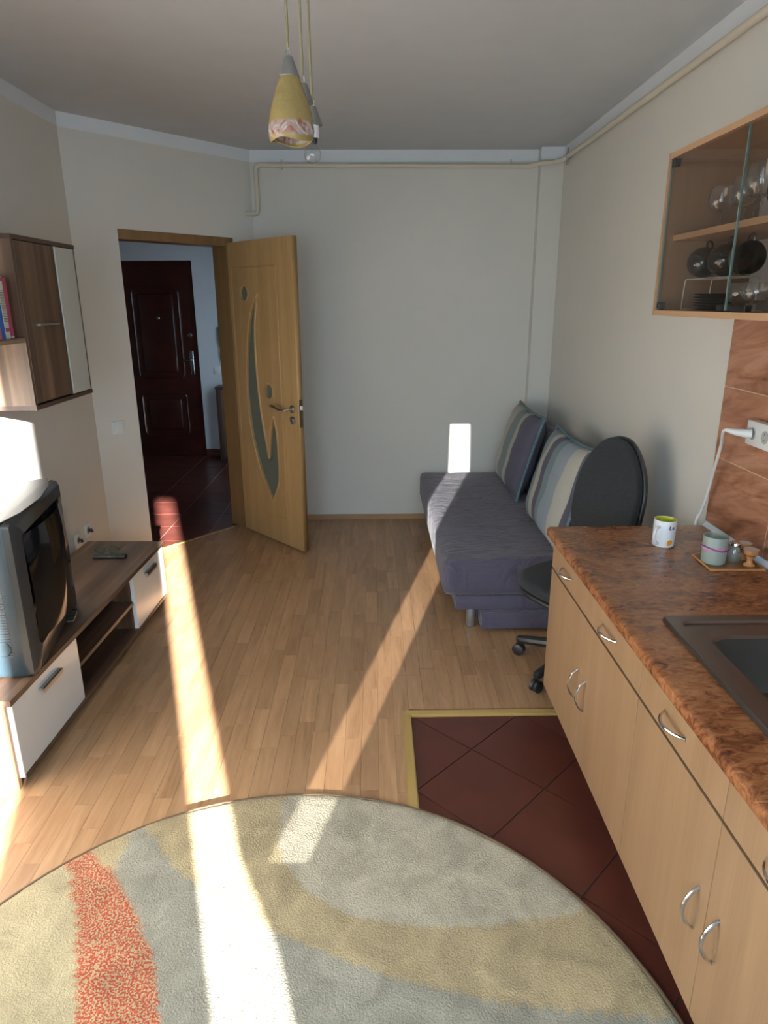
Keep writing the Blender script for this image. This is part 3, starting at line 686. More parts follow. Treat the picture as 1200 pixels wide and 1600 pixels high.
bm = B(); tube(bm, crom([(-.008, .0, .026), (0, -.001, .030), (.008, 0, .026)], 4), .0015, 6); obj('bridge', bm, BLACKP, t, True)
t = thing('set_top_box', 'flat black box with a small silver front in the lower bay', 'box', (-1.42, 2.83, .052), -.026)
bm = B(); box(bm, -.09, .0, -.13, .13, .001, .040, .003); obj('body', bm, BLACKP, t)
bm = B(); box(bm, 0, .003, -.03, .03, .012, .030, .001); obj('front_badge', bm, STEEL, t)

# ------------------------------------------------------------------ CRT television
A0 = Vector((-1.232, 2.170, 0)); A1 = Vector((-1.345, 2.785, 0)); ax = (A1-A0); TW = ax.length; ang = math.atan2(ax.y, ax.x)
tv = thing('television', 'bulky blue grey tube television standing on the walnut stand', 'television', (A0.x, A0.y, Hh), ang)
TH_ = .582       # local: x along the front (0..TW), y into the set (0 front .. + back), z up
def tvring(y, ix0, ix1, zb, zt, r, bulge=0):
    pts = rrect(ix0, TW-ix1, zb, zt, r, 0, 4); o_ = []
    for a, b, _ in pts:
        u_ = (a/TW)*2-1
        o_.append((a, y-bulge*(1-u_*u_), b))
    return o_
bm = B(); loft(bm, [tvring(.03, .004, .004, .004, TH_-.004, .012, .055), tvring(.05, 0, 0, .002, TH_, .014, .05), tvring(.13, .012, .012, .002, TH_-.004, .016, .0), tvring(.18, .035, .035, .003, TH_-.03, .02), tvring(.24, .09, .09, .02, TH_-.10, .03), tvring(.37, .15, .15, .07, TH_-.19, .04)])
obj('housing', bm, TVBODY, tv, True, 40)
bm = B(); loft(bm, [[(a, b, c) for a, b, c in tvring(.028, .0, .0, .001, TH_+.001, .014, .055)], tvring(.006, .004, .004, .004, TH_-.003, .016, .06), tvring(.0, .02, .02, .02, TH_-.018, .02, .062), tvring(.0, .048, .048, .105, TH_-.05, .02, .062), tvring(.02, .055, .055, .112, TH_-.057, .02, .05)], True, False)
obj('bezel', bm, TVBEZ, tv, True, 40)
bm = B(); G = 12; vv = [[None]*(G+1) for _ in range(G+1)]
for i in range(G+1):
    for j in range(G+1):
        u_, v_ = i/G*2-1, j/G*2-1
        vv[i][j] = bm.verts.new((TW/2+u_*(TW/2-.06), .012-.062*(1-(u_*.8)**2)-.012*(1-v_*v_), (.110+TH_-.060)/2+v_*(TH_-.172)/2))
for i in range(G):
    for j in range(G): bm.faces.new((vv[i][j], vv[i+1][j], vv[i+1][j+1], vv[i][j+1]))
bmesh.ops.solidify(bm, geom=bm.faces[:], thickness=-.006); bmesh.ops.recalc_face_normals(bm, faces=bm.faces)
obj('screen', bm, TVSCR, tv, True, 60)
bm = B()
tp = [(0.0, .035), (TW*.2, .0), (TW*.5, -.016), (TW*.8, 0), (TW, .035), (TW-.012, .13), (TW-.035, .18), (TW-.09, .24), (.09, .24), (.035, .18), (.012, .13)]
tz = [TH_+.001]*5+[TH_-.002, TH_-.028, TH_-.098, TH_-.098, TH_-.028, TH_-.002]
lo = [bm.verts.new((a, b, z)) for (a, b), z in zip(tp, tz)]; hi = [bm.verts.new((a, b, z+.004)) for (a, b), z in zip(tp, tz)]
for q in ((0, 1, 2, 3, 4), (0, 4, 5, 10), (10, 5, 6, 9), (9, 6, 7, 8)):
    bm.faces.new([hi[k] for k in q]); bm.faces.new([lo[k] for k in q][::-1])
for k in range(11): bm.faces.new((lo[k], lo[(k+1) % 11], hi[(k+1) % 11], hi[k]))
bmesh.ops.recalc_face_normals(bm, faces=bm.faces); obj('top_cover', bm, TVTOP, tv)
bm = B()
for k in range(44):
    z = .09+k*.0105; box(bm, .0035-.004+.0, .008, .062, .125, z, z+.005)
for v in bm.verts: v.co.x += (v.co.y-.05)/.08*.012-.001
tag(obj('side_ribs', bm, TVBODY, tv), kind='stuff')
bm = B(); lathe(bm, [(.001, .003), (.024, .003), (.028, 0)], n=24); q = obj('speaker_grille', bm, TVBODY, tv, True); q.rotation_euler = (0, -PI/2, 0); q.location = (.002, .09, .12)
bm = B()
for k in range(4): box(bm, TW*.52+k*.03, TW*.52+k*.03+.018, -.0635*(1-(2*(.52*TW+k*.03+.009)/TW-1)**2), -.035, .056, .064, .001)
obj('front_buttons', bm, TVBEZ, tv)
for a in (.06, TW-.10):
    bm = B(); box(bm, a, a+.04, .06, .10, 0.0005, .004); obj('foot', bm, BLACKR, tv)

# ------------------------------------------------------------------ sofa
sf = thing('sofa', 'long low purple grey sofa bed along the right wall', 'sofa', (0, 0, 0))
def pad(x0, x1, y0, y1, z0, z1, r, nx=14, ny=30, nz=5, amp=.004, seed=0):
    """soft upholstered block: subdivided box with round edges and slight waviness"""
    b_ = B(); bmesh.ops.create_cube(b_, size=2)
    def sub(axis, n):
        es = [e for e in b_.edges if abs((e.verts[0].co-e.verts[1].co)[axis]) > 1e-5 and all(abs((e.verts[0].co-e.verts[1].co)[k]) < 1e-5 for k in range(3) if k != axis)]
        bmesh.ops.subdivide_edges(b_, edges=es, cuts=n-1, use_grid_fill=True)
    sub(1, ny); sub(0, nx); sub(2, nz)
    L_ = Vector(((x1-x0)/2, (y1-y0)/2, (z1-z0)/2)); c_ = Vector(((x0+x1)/2, (y0+y1)/2, (z0+z1)/2))
    for v in b_.verts:
        p = Vector((v.co.x*L_.x, v.co.y*L_.y, v.co.z*L_.z))
        # bunch the grid lines near the edges, then round
        q = Vector([max(-(L_[k]-r), min(L_[k]-r, p[k])) for k in range(3)])
        d = p-q
        if d.length > 1e-6: p = q+d.normalized()*min(r, d.length)
        n_ = noise.noise(Vector((p.x*5+seed, p.y*3, p.z*5)))*amp+noise.noise(Vector((p.x*3, p.y*12+seed, p.z*6)))*amp*.6
        p += (p.normalized()*.3+Vector((0, 0, 1 if v.co.z > .9 else 0)))*n_
        v.co = p+c_
    return b_
obj('seat_mattress', pad(.345, 1.06, 3.192, 5.095, .195, .392, .035, 18, 44, 6, .007), SOFA, sf, True, 80)
bm = pad(0, .11, 0, 1.86, 0, .45, .045, 5, 36, 12, .006, 4)
o = obj('backrest', bm, SOFA, sf, True, 80); o.location = (1.085, 3.21, .39); o.rotation_euler = (0, math.radians(10), 0)
bm = B(); box(bm, .41, 1.22, 3.20, 5.07, .115, .196, .012, 2); obj('frame', bm, SOFA, sf, True)
bm = B(); box(bm, .545, 1.22, 3.168, 5.0, .022, .1148, .006, 2); obj('storage_box', bm, SOFA, sf, True)
for x, y in ((.502, 3.262), (.47, 5.0)):
    bm = B(); lathe(bm, [(.001, .0005), (.0245, .0005), (.026, .003), (.026, .114), (.001, .114)], x, y, 24); obj('leg', bm, plain('satin_grey_metal', (.46, .50, .52), .35, .8), sf, True)
for x, y in ((.62, 3.3), (1.1, 3.3), (.62, 4.9), (1.1, 4.9)):
    bm = B(); lathe(bm, [(.001, .0005), (.02, .0005), (.02, .0215), (.001, .0215)], x, y, 14); obj('foot', bm, BLACKP, sf)

def cushion(label, mat, y0, y1, xb, xt, zb, zt, th, seed, lab_part=None):
    c_ = Vector(((xb+xt)/2, (y0+y1)/2, (zb+zt)/2)); hw = (y1-y0)/2; hh = math.hypot(xt-xb, zt-zb)/2
    t = thing('cushion', label, 'cushion', c_, 0, 'striped cushions on the sofa')
    t.rotation_euler = (0, math.atan2(xt-xb, zt-zb), 0)
    b_ = B(); G = 26; top = {}; bot = {}
    def P(i, j, s):
        u_, v_ = i/G*2-1, j/G*2-1
        pinch = 1-.06*(1-abs(u_)**2)*(abs(v_)**4); pv = 1-.06*(1-abs(v_)**2)*(abs(u_)**4)
        k = max(0, (1-u_**4))**.55*max(0, (1-v_**4))**.55
        w_ = noise.noise(Vector((u_*2.2+seed, v_*2.2, s)))*.012*k
        return (s*th*k+w_, u_*hw*pv, v_*hh*pinch)
    for i in range(G+1):
        for j in range(G+1):
            e = i in (0, G) or j in (0, G)
            top[i, j] = b_.verts.new(P(i, j, -1)); bot[i, j] = top[i, j] if e else b_.verts.new(P(i, j, 1))
    for i in range(G):
        for j in range(G):
            b_.faces.new((top[i, j], top[i, j+1], top[i+1, j+1], top[i+1, j])); b_.faces.new((bot[i, j], bot[i+1, j], bot[i+1, j+1], bot[i, j+1]))
    bmesh.ops.recalc_face_normals(b_, faces=b_.faces); obj('cover', b_, mat, t, True, 80)
    b_ = B(); edge = [P(i, 0, 1) for i in range(G)]+[P(G, j, 1) for j in range(G)]+[P(i, G, 1) for i in range(G, 0, -1)]+[P(0, j, 1) for j in range(G, 0, -1)]
    tube(b_, edge, .010, 8, closed=True); obj('piping', b_, TEALP, t, True)
    return t
cushion('striped cushion at the far end of the sofa, dark purple outer stripe', STR1, 4.235, 4.975, .925, 1.075, .405, .945, .085, 1)
cushion('striped cushion partly hidden behind the office chair', STR2, 3.24, 3.965, .940, 1.085, .405, .945, .085, 5)

# ------------------------------------------------------------------ office chair
ch = thing('office_chair', 'charcoal office swivel chair between sofa and kitchen units', 'chair', (.93, 2.785, 0), math.radians(28))
# local: -x is the way it faces
def slab(outline, z0, z1, bev, seg=3, dome=0):
    b_ = B(); prism(b_, outline, 'z', z0, z1)
    es = [e for e in b_.edges if abs(e.verts[0].co.z-e.verts[1].co.z) < 1e-6]
    bmesh.ops.bevel(b_, geom=es, offset=bev, segments=seg, profile=.5, affect='EDGES')
    return b_
def superell(a, b, n, cnt=40, taper=0):
    o_ = []
    for i in range(cnt):
        t_ = 2*PI*i/cnt; c_, s_ = math.cos(t_), math.sin(t_)
        x = a*math.copysign(abs(c_)**(2/n), c_); y = b*math.copysign(abs(s_)**(2/n), s_)
        o_.append((x, y*(1+taper*x/a)))
    return o_
st = superell(.235, .235, 2.9, 44, .04)
obj('seat_pad', slab(st, .425, .478, .022, 4), CHARC, ch, True, 60).location = (-.035, 0, 0)
obj('seat_shell', slab([(a*.985, b*.985) for a, b in st], .398, .4245, .012, 3), BLACKP, ch, True, 60).location = (-.035, 0, 0)
bo = []
for i in range(48):
    t_ = 2*PI*i/48; c_, s_ = math.cos(t_), math.sin(t_)
    e_ = 2/2.3 if s_ > 0 else 2/3.6
    y = .188*math.copysign(abs(c_)**e_, c_); z = math.copysign(abs(s_)**e_, s_)
    z = z*.255; y *= 1-.26*max(0, z/.255)**1.4
    bo.append((y, z))
def backplate(x0, x1, k, bev, curve):
    b_ = B(); prism(b_, [(a*k, b*k) for a, b in bo], 'x', x0, x1)
    es = [e for e in b_.edges if abs(e.verts[0].co.x-e.verts[1].co.x) < 1e-6]
    bmesh.ops.bevel(b_, geom=es, offset=bev, segments=3, profile=.5, affect='EDGES')
    return b_
bkm = Matrix.Translation((.150, .035, .835)) @ Matrix.Rotation(math.radians(9), 4, 'Y')
o = obj('backrest_pad', backplate(-.040, 0, .972, .016, 0), CHARC, ch, True, 60); o.matrix_local = bkm
o = obj('backrest_shell', backplate(.0005, .026, 1, .010, 0), BLACKP, ch, True, 60); o.matrix_local = bkm
bm = B(); tube(bm, bent([(.0, 0, .385), (.19, 0, .385), (.228, 0, .88)], .08, 6), .020, 10)
for v in bm.verts: v.co.y *= 1.6
obj('back_bar', bm, BLACKP, ch, True)
bm = B(); lathe(bm, [(.001, .10), (.028, .10), (.026, .25), (.016, .255), (.016, .375), (.001, .375)], n=20); box(bm, -.09, .06, -.07, .07, .375, .397, .004); obj('gas_column', bm, BLACKP, ch, True)
base_ang = [math.radians(a-28) for a in (145.5, 213.5+4, 289, 1, 73)]
for k, a in enumerate(base_ang):
    ca, sa = math.cos(a), math.sin(a); R1 = .285
    bm = B(); tube(bm, [(ca*.02, sa*.02, .115), (ca*.10, sa*.10, .112), (ca*.22, sa*.22, .092), (ca*R1, sa*R1, .082), (ca*(R1+.012), sa*(R1+.012), .080)], [.028, .026, .022, .020, .012], 10)
    lg = obj('leg', bm, BLACKR, ch, True)
    for side in (-1, 1):
        bm = B(); wx, wy = -sa, ca
        rings = []
        for off, rr2 in ((.002, .020), (.003, .027), (.018, .0285), (.022, .022), (.022, .001)):
            rings.append([(ca*R1+wx*off*side+ca*rr2*math.cos(q), sa*R1+wy*off*side+sa*rr2*math.cos(q), .0292+rr2*math.sin(q)) for q in [i*2*PI/20 for i in range(20)]])
        loft(bm, rings, True, False); obj('caster', bm, BLACKR, lg, True)

# ------------------------------------------------------------------ kitchen units and worktop
XF, WT = .692, .8168
def bow_handle(vertical, length=.115, depth=.030):
    pts = []
    for i in range(15):
        t_ = i/14; s = (t_-.5)*length; d_ = -depth*math.sin(PI*t_)**.75
        pts.append((d_, 0, s) if vertical else (d_, s, 0))
    b_ = B(); tube(b_, pts, [.0038]*2+[.0043]*11+[.0038]*2, 8)
    return b_
def unit(ytop, ybot, label, leftmost):
    t = thing('kitchen_base_unit', label, 'cabinet', (XF, ybot, 0), 0, 'beech kitchen base units')
    wd_ = ytop-ybot; mid = wd_/2
    def pt(name, bm_, mat, par=None): return obj(name, bm_, mat, par or t)
    for yy in (.001, wd_-.019):
        zt = .64 if abs(ybot+yy-1.55) < .03 else .778
        b_ = B(); prism(b_, [(.02, .13), (.075, .13), (.075, .0005), (.545, .0005), (.545, zt), (.02, zt)], 'y', yy, yy+.018); pt('side_panel', b_, BEECH)
    b_ = B(); box(b_, .02, .545, .0195, wd_-.0195, .131, .149); pt('bottom_board', b_, BEECHY)
    b_ = B(); box(b_, .540, .545, .0195, wd_-.0195, .15, .778); pt('back_board', b_, BEECH)
    b_ = B(); box(b_, .076, .092, .0195, wd_-.0195, .0005, .130); pt('plinth', b_, GAP)
    b_ = B(); box(b_, .024, .040, .0195, wd_-.0195, .63, .675); pt('rail', b_, GAP)
    for a, b in ((.0008, mid-.0008), (mid+.0008, wd_-.0008)):
        b_ = B(); box(b_, 0, .018, a, b, .131, .649, .0008, 1); d_ = pt('door', b_, BEECH)
        h = bow_handle(True); ho = obj('handle', h, CHROME, d_, True)
        ho.location = (0.0, mid-.047 if a < .1 else mid+.040, .392 if a < .1 else .388)
        b_ = B(); box(b_, 0, .018, a, b, .6585, .778, .0008, 1); d_ = pt('drawer', b_, BEECH)
        h = bow_handle(False); ho = obj('handle', h, CHROME, d_, True); ho.location = (0.0, (a+b)/2+.018, .712)
    return t
unit(2.462, 1.5515, 'beech kitchen base unit at the far end, beside the office chair', True)
unit(1.5505, .65, 'beech kitchen base unit under the sink, nearest to the rug', False)

wt = thing('worktop', 'glossy burl patterned brown worktop over the kitchen units', 'worktop', (0, 0, 0))
bm = B()
prof = [(.708, .7805), (.674, .7805), (.668, .7835), (.6655, .790), (.6655, .803), (.668, .811), (.674, .8155), (.682, WT), (.708, WT)]
prism(bm, prof, 'y', .60, 2.477)
box(bm, .708, 1.292, 1.60, 2.477, .7805, WT); box(bm, .708, .83, .60, 1.60, .7805, WT); box(bm, 1.20, 1.292, .60, 1.60, .7805, WT); box(bm, .83, 1.20, .60, 1.02, .7805, WT)
bmesh.ops.remove_doubles(bm, verts=bm.verts, dist=1e-5)
obj('worktop_board', bm, BURL, wt, True, 30)
bm = B(); prism(bm, [(1.2955, WT+.0005), (1.272, WT+.0005), (1.274, WT+.004), (1.2835, WT+.014), (1.2845, WT+.017), (1.2955, WT+.017)], 'y', .60, 2.477)
obj('wall_seal_strip', bm, plain('white_seal', (.66, .72, .76), .35), wt)
# sink
sk = thing('kitchen_sink', 'brown grey steel inset sink with a raised rim in the worktop', 'sink', (0, 0, 0))
x0, x1, y0, y1 = .782, 1.225, .70, 1.672
Z = WT
bm = B()
loft(bm, [rrect(x0, x1, y0, y1, .012, Z+.0005), rrect(x0+.001, x1-.001, y0+.001, y1-.001, .012, Z+.011), rrect(x0+.0035, x1-.0035, y0+.0035, y1-.0035, .012, Z+.0135), rrect(x0+.034, x1-.034, y0+.034, y1-.034, .022, Z+.0125),
          rrect(x0+.038, x1-.038, y0+.038, y1-.038, .022, Z+.006), rrect(x0+.072, x1-.06, y0+.36, y1-.105, .05, Z+.0045), rrect(x0+.078, x1-.066, y0+.366, y1-.111, .05, Z-.002), rrect(x0+.088, x1-.076, y0+.376, y1-.121, .055, Z-.09), rrect(x0+.105, x1-.09, y0+.39, y1-.14, .055, Z-.145), rrect(x0+.13, x1-.12, y0+.42, y1-.17, .05, Z-.152)], False, True)
obj('basin', bm, SINKM, sk, True, 30)
bm = B(); lathe(bm, [(.001, Z-.1475), (.030, Z-.1475), (.036, Z-.149), (.038, Z-.1515)], (x0+x1)/2, 1.30, 24); obj('drain', bm, CHROME, sk, True)

# backsplash tiles (pieces of the right wall)
bs = thing('backsplash', None, None, (0, 0, 0)); bs.name = 'wall_tiles'; tag(bs, 'brown veined wall tiles above the worktop', kind='structure')
bm = B(); box(bm, 1.2866, XR-.0005, .6, 2.4865, WT+.018, 1.603); obj('tile_bed', bm, plain('beige_grout', (.50, .36, .24), .9), bs)
rowz = [(WT+.0185, 1.0900), (1.0924, 1.3516), (1.3540, 1.603)]
for za, zb in rowz:
    yy = 2.4877
    while yy > .7:
        ya = yy-.405
        b_ = B(); box(b_, -.0045, .0005, -.2015, .2015, -(zb-za)/2, (zb-za)/2, .0012, 1); q = obj('tile', b_, VEIN, bs); q.location = (1.290, (yy+ya)/2, (za+zb)/2)
        yy = ya

# socket with plug and cable
t = thing('double_socket', 'white double power socket on the brown wall tiles', 'socket', (1.2852, 2.155, 1.232))
bm = B(); box(bm, -.036, -.0005, -.075, .078, -.041, .041, .004, 2); obj('plate', bm, WHITEP, t, True)
for yy in (.038, -.036):
    bm = B(); lathe(bm, [(.001, .0), (.018, .0), (.020, .0012), (.0215, -.0012)], n=22); q = obj('socket_face', bm, plain('socket_well', (.32, .33, .32), .5), t); q.rotation_euler = (0, -PI/2, 0); q.location = (-.0365, yy, 0)
    if yy < 0:
        for s in (-.0095, .0095):
            bm = B(); lathe(bm, [(.001, 0), (.003, 0)], n=10); q = obj('pin_hole', bm, BLACKP, t); q.rotation_euler = (0, -PI/2, 0); q.location = (-.038, yy, s)
t = thing('power_cable', 'white power cable plugged into the tile socket and dropping behind the worktop', 'cable', (0, 0, 0))
bm = B(); tube(bm, [(1.247, 2.193, 1.232), (1.232, 2.20, 1.231), (1.205, 2.225, 1.232), (1.19, 2.25, 1.234)], [.016, .015, .011, .007], 12); obj('plug', bm, WHITEP, t, True)
bm = B(); tube(bm, crom([(1.192, 2.247, 1.234), (1.189, 2.262, 1.228), (1.197, 2.282, 1.208), (1.222, 2.33, 1.16), (1.245, 2.40, 1.05), (1.262, 2.455, .945), (1.262, 2.485, .87), (1.25, 2.492, .80), (1.25, 2.50, .5)], 8), .0055, 8); obj('cord', bm, WHITEP, t, True)

# ------------------------------------------------------------------ things on the worktop
mg = thing('mug', 'white mug with lime green inside and orange print on the worktop', 'mug', (1.028, 2.262, WT+.0005))
r = .039
bm = B(); lathe(bm, [(.001, 0), (.034, 0), (.037, .003), (.0375, .008), (r, .095), (r-.001, .0972), (r-.003, .0972)], n=36); obj('body', bm, CERAM, mg, True)
bm = B(); lathe(bm, [(r-.003, .0972), (r-.0042, .093), (.034, .01), (.001, .008)], n=36); tag(obj('inside', bm, LIME, mg, True), 'lime green glazed inside')
ha = math.radians(218)
bm = B(); pts = crom([(math.cos(ha)*q, math.sin(ha)*q, z) for q, z in ((.036, .074), (.052, .076), (.064, .064), (.066, .046), (.058, .026), (.046, .016), (.035, .016))], 5); tube(bm, pts, .0058, 10); obj('handle', bm, CERAM, mg, True)
def on_mug(poly, mat, name, a0, z0, n_extra=0):
    b_ = B(); v_ = []
    for u_, z in poly:
        a = a0+u_/r; rr2 = r+.0006-.0017*(1-(z0+z)/.095); v_.append(b_.verts.new((math.cos(a)*rr2, math.sin(a)*rr2, z0+z)))
    if n_extra:
        cu, cz_ = sum(q[0] for q in poly)/len(poly), sum(q[1] for q in poly)/len(poly); a = a0+cu/r; rr2 = r+.0006-.0017*(1-(z0+cz_)/.095)
        m_ = b_.verts.new((math.cos(a)*rr2, math.sin(a)*rr2, z0+cz_))
        for i in range(len(v_)): b_.faces.new((v_[i-1], v_[i], m_))
    else: b_.faces.new(v_)
    bmesh.ops.recalc_face_normals(b_, faces=b_.faces); return obj(name, b_, mat, mg)
fa = math.radians(-90)
on_mug([(0, 0), (.0085, 0), (.0085, .0034), (.0034, .0034), (.0034, .015), (0, .015)], NAVY, 'printed_letter', fa, .067)
ring = [(.0054*math.cos(a), .0054*math.sin(a)) for a in [math.radians(20+i*22) for i in range(15)]]
e_ = [(a, b) for a, b in ring]+[(a*.42, b*.42) for a, b in ring[::-1]]
on_mug([(p[0]+.0155, p[1]+.0054) for p in e_], NAVY, 'printed_letter', fa, .067)
on_mug([(.0108, .0044), (.0200, .0044), (.0200, .0066), (.0108, .0066)], NAVY, 'printed_letter', fa, .067)
on_mug([(0, 0), (.003, 0), (.0038, .005), (.0015, .0055)], NAVY, 'printed_letter', fa+.025/r, .077)
blob = [(.011+.011*math.cos(a)*(1+.12*math.cos(3*a)), .010+.0105*math.sin(a)*(1+.15*math.sin(2*a))) for a in [i*PI/12 for i in range(24)]]
on_mug(blob, ORANGE, 'orange_print', fa-.004/r, .010, 1)

ty = thing('tray', 'small rectangular dark brown wooden tray near the wall tiles', 'tray', (1.172, 2.082, WT), -.03)
bm = B(); box(bm, -.088, .088, -.068, .068, .0005, .004); obj('tray_base', bm, TRAYW, ty)
bm = B()
for a in ((-.09, .09, -.070, -.0665), (-.09, .09, .0665, .070), (-.09, -.0865, -.0665, .0665), (.0865, .09, -.0665, .0665)): box(bm, a[0], a[1], a[2], a[3], .0005, .0075, .001)
obj('tray_rim', bm, TURNED, ty)
TZ = WT+.0042
jr = thing('candle_jar', 'frosted glass jar with a pink and purple ribbon on the tray', 'jar', (1.121, 2.082, TZ))
bm = B(); lathe(bm, [(.001, .0), (.033, 0), (.037, .004), (.039, .02), (.0395, .092), (.0385, .094), (.0365, .092), (.036, .066), (.001, .065)], n=36); obj('glass_body', bm, FROSTJ, jr, True)
bm = B(); lathe(bm, [(.0398, .050), (.0412, .051), (.0412, .060), (.0398, .061)], n=36); obj('ribbon', bm, RIBP, jr, True)
bm = B(); tube(bm, [(.0415*math.cos(a), .0415*math.sin(a), .056+.005*math.sin(2*a+1)) for a in [i*PI/18 for i in range(36)]], .0024, 6, closed=True); obj('ribbon_cord', bm, RIBV, jr, True)
bm = B(); tube(bm, crom([(.0, .004, .0655), (-.004, .0, .070), (.004, .012, .071)], 3), .0012, 6); obj('wick', bm, BLACKP, jr)
ss = thing('salt_shaker', 'small glass salt shaker with a chrome lid on the tray', 'shaker', (1.197, 2.098, TZ))
bm = B(); lathe(bm, [(.001, 0), (.021, 0), (.0225, .004), (.022, .03), (.018, .045), (.015, .050), (.001, .05)], n=20); obj('glass_body', bm, SALTG, ss, True)
bm = B(); lathe(bm, [(.0155, .0505), (.017, .052), (.017, .060), (.013, .066), (.001, .067)], n=20); obj('lid', bm, CHROME, ss, True)
def egg_cup(x, y, lab):
    e = thing('egg_cup', lab, 'egg cup', (x, y, TZ), 0, 'turned wooden egg cups on the tray')
    b_ = B(); lathe(b_, [(.001, 0), (.0175, 0), (.018, .003), (.012, .008), (.0085, .014), (.009, .022), (.016, .034)], n=26); obj('foot', b_, TURNED, e, True)
    b_ = B(); lathe(b_, [(.016, .034), (.0195, .040)], n=26); obj('dark_band', b_, TURNEDD, e, True)
    b_ = B(); lathe(b_, [(.0195, .040), (.0245, .055), (.0245, .057), (.0225, .0565), (.0185, .044)], n=26); obj('cup', b_, TURNED, e, True)
    b_ = B(); lathe(b_, [(.0225, .0562), (.001, .0550)], n=26); obj('filling', b_, plain('pale_salt', (.62, .58, .55), .9), e)
egg_cup(1.226, 2.050, 'turned wooden egg cup nearest the front edge of the tray')
egg_cup(1.236, 2.112, 'wooden egg cup behind the salt shaker, mostly hidden')

# ------------------------------------------------------------------ glass fronted wall cabinet
gc = thing('glass_cabinet', 'beech wall cabinet with frameless glass doors over the worktop', 'cabinet', (0, 0, 0))
gx0, gx1, gy0, gy1, gz0, gz1 = .975, XR-.001, 1.50, 2.452, 1.604, 2.112
bm = B(); box(bm, gx0, gx1, gy1-.018, gy1, gz0, gz1); obj('side_panel', bm, BEECH, gc)
bm = B(); box(bm, gx0, gx1, gy0, gy0+.018, gz0, gz1); obj('side_panel', bm, BEECH, gc)
bm = B(); box(bm, gx0, gx1, gy0+.018, gy1-.018, gz0, gz0+.018); obj('bottom_board', bm, BEECHY, gc)
bm = B(); box(bm, gx0, gx1, gy0+.018, gy1-.018, gz1-.018, gz1); obj('top_board', bm, BEECHY, gc)
bm = B(); box(bm, gx1-.006, gx1-.001, gy0+.0185, gy1-.0185, gz0+.0185, gz1-.0185); obj('back_board', bm, BACKW, gc)
SZ = 1.862
bm = B(); box(bm, gx0+.035, gx1-.007, gy0+.0185, gy1-.0185, SZ-.018, SZ); obj('shelf', bm, BEECHY, gc)
for a, b in ((1.957, gy1-.021), (gy0+.021, 1.953)):
    bm = B(); box(bm, gx0+.004, gx0+.009, a, b, gz0+.022, gz1-.022); gd = obj('glass_door', bm, PANE, gc)
    bm = B(); box(bm, gx0+.0035, gx0+.0095, b if b > 2 else b, (b+.0012), gz0+.022, gz1-.022); box(bm, gx0+.0035, gx0+.0095, a-.0012, a, gz0+.022, gz1-.022); obj('polished_edge', bm, EDGEG, gd)
    hy = b-.012 if b > 2 else a+.012
    bm = B()
    for z in (gz0+.032, gz1-.032): box(bm, gx0+.001, gx0+.022, hy-.014, hy+.008, z-.011, z+.011, .002)
    obj('hinge', bm, BLACKP, gd)
bm = B(); box(bm, gx0+.0095, gx0+.03, 1.86, 2.02, gz0+.0185, gz0+.036, .002); obj('door_catch', bm, BLACKP, gc)

GL = [(.001, .0), (.030, .0005), (.031, .0025), (.010, .006), (.0055, .010), (.009, .017), (.0105, .022), (.006, .029), (.009, .036), (.011, .041), (.006, .048), (.011, .053), (.026, .060), (.034, .074), (.0365, .092), (.034, .112), (.029, .130), (.0282, .130), (.0330, .110), (.0352, .092), (.033, .076), (.024, .063), (.001, .057)]
def goblet(x, y, z, k, lab):
    g_ = thing('wine_glass', lab, 'glass', (x, y, z), 0, 'stemmed glasses in the glass cabinet')
    bm_ = B(); lathe(bm_, [(a*k, b*k) for a, b in GL[:12]], n=22); obj('stem', bm_, CLEAR, g_, True)
    bm_ = B(); lathe(bm_, [(a*k, b*k) for a, b in GL[11:]], n=26); obj('bowl', bm_, CLEAR, g_, True)
goblet(1.085, 2.285, SZ+.0005, .98, 'clear wine glass alone at the far side of the upper shelf')
goblet(1.075, 2.125, SZ+.0005, 1.0, 'clear wine glass behind the joint of the glass doors, upper shelf')
goblet(1.06, 2.012, SZ+.0005, 1.12, 'large clear wine glass on the upper shelf by the picture edge')
goblet(1.19, 2.14, SZ+.0005, 1.05, 'clear wine glass standing at the back of the upper shelf')
BR = [(.001, 0), (.028, .0005), (.029, .002), (.008, .006), (.006, .014), (.012, .019), (.030, .028), (.038, .044), (.038, .060), (.031, .078), (.0303, .078), (.0367, .060), (.0365, .045), (.028, .030), (.001, .022)]
def snifter(x, y, lab):
    g_ = thing('brandy_glass', lab, 'glass', (x, y, gz0+.0185), 0, 'brandy glasses on the cabinet floor')
    bm_ = B(); lathe(bm_, BR[:6], n=22); obj('stem', bm_, CLEAR, g_, True)
    bm_ = B(); lathe(bm_, BR[5:], n=26); obj('bowl', bm_, CLEAR, g_, True)
snifter(1.06, 2.03, 'clear brandy glass just beside the dark saucer stack')
snifter(1.05, 1.935, 'clear brandy glass on the cabinet floor by the picture edge')
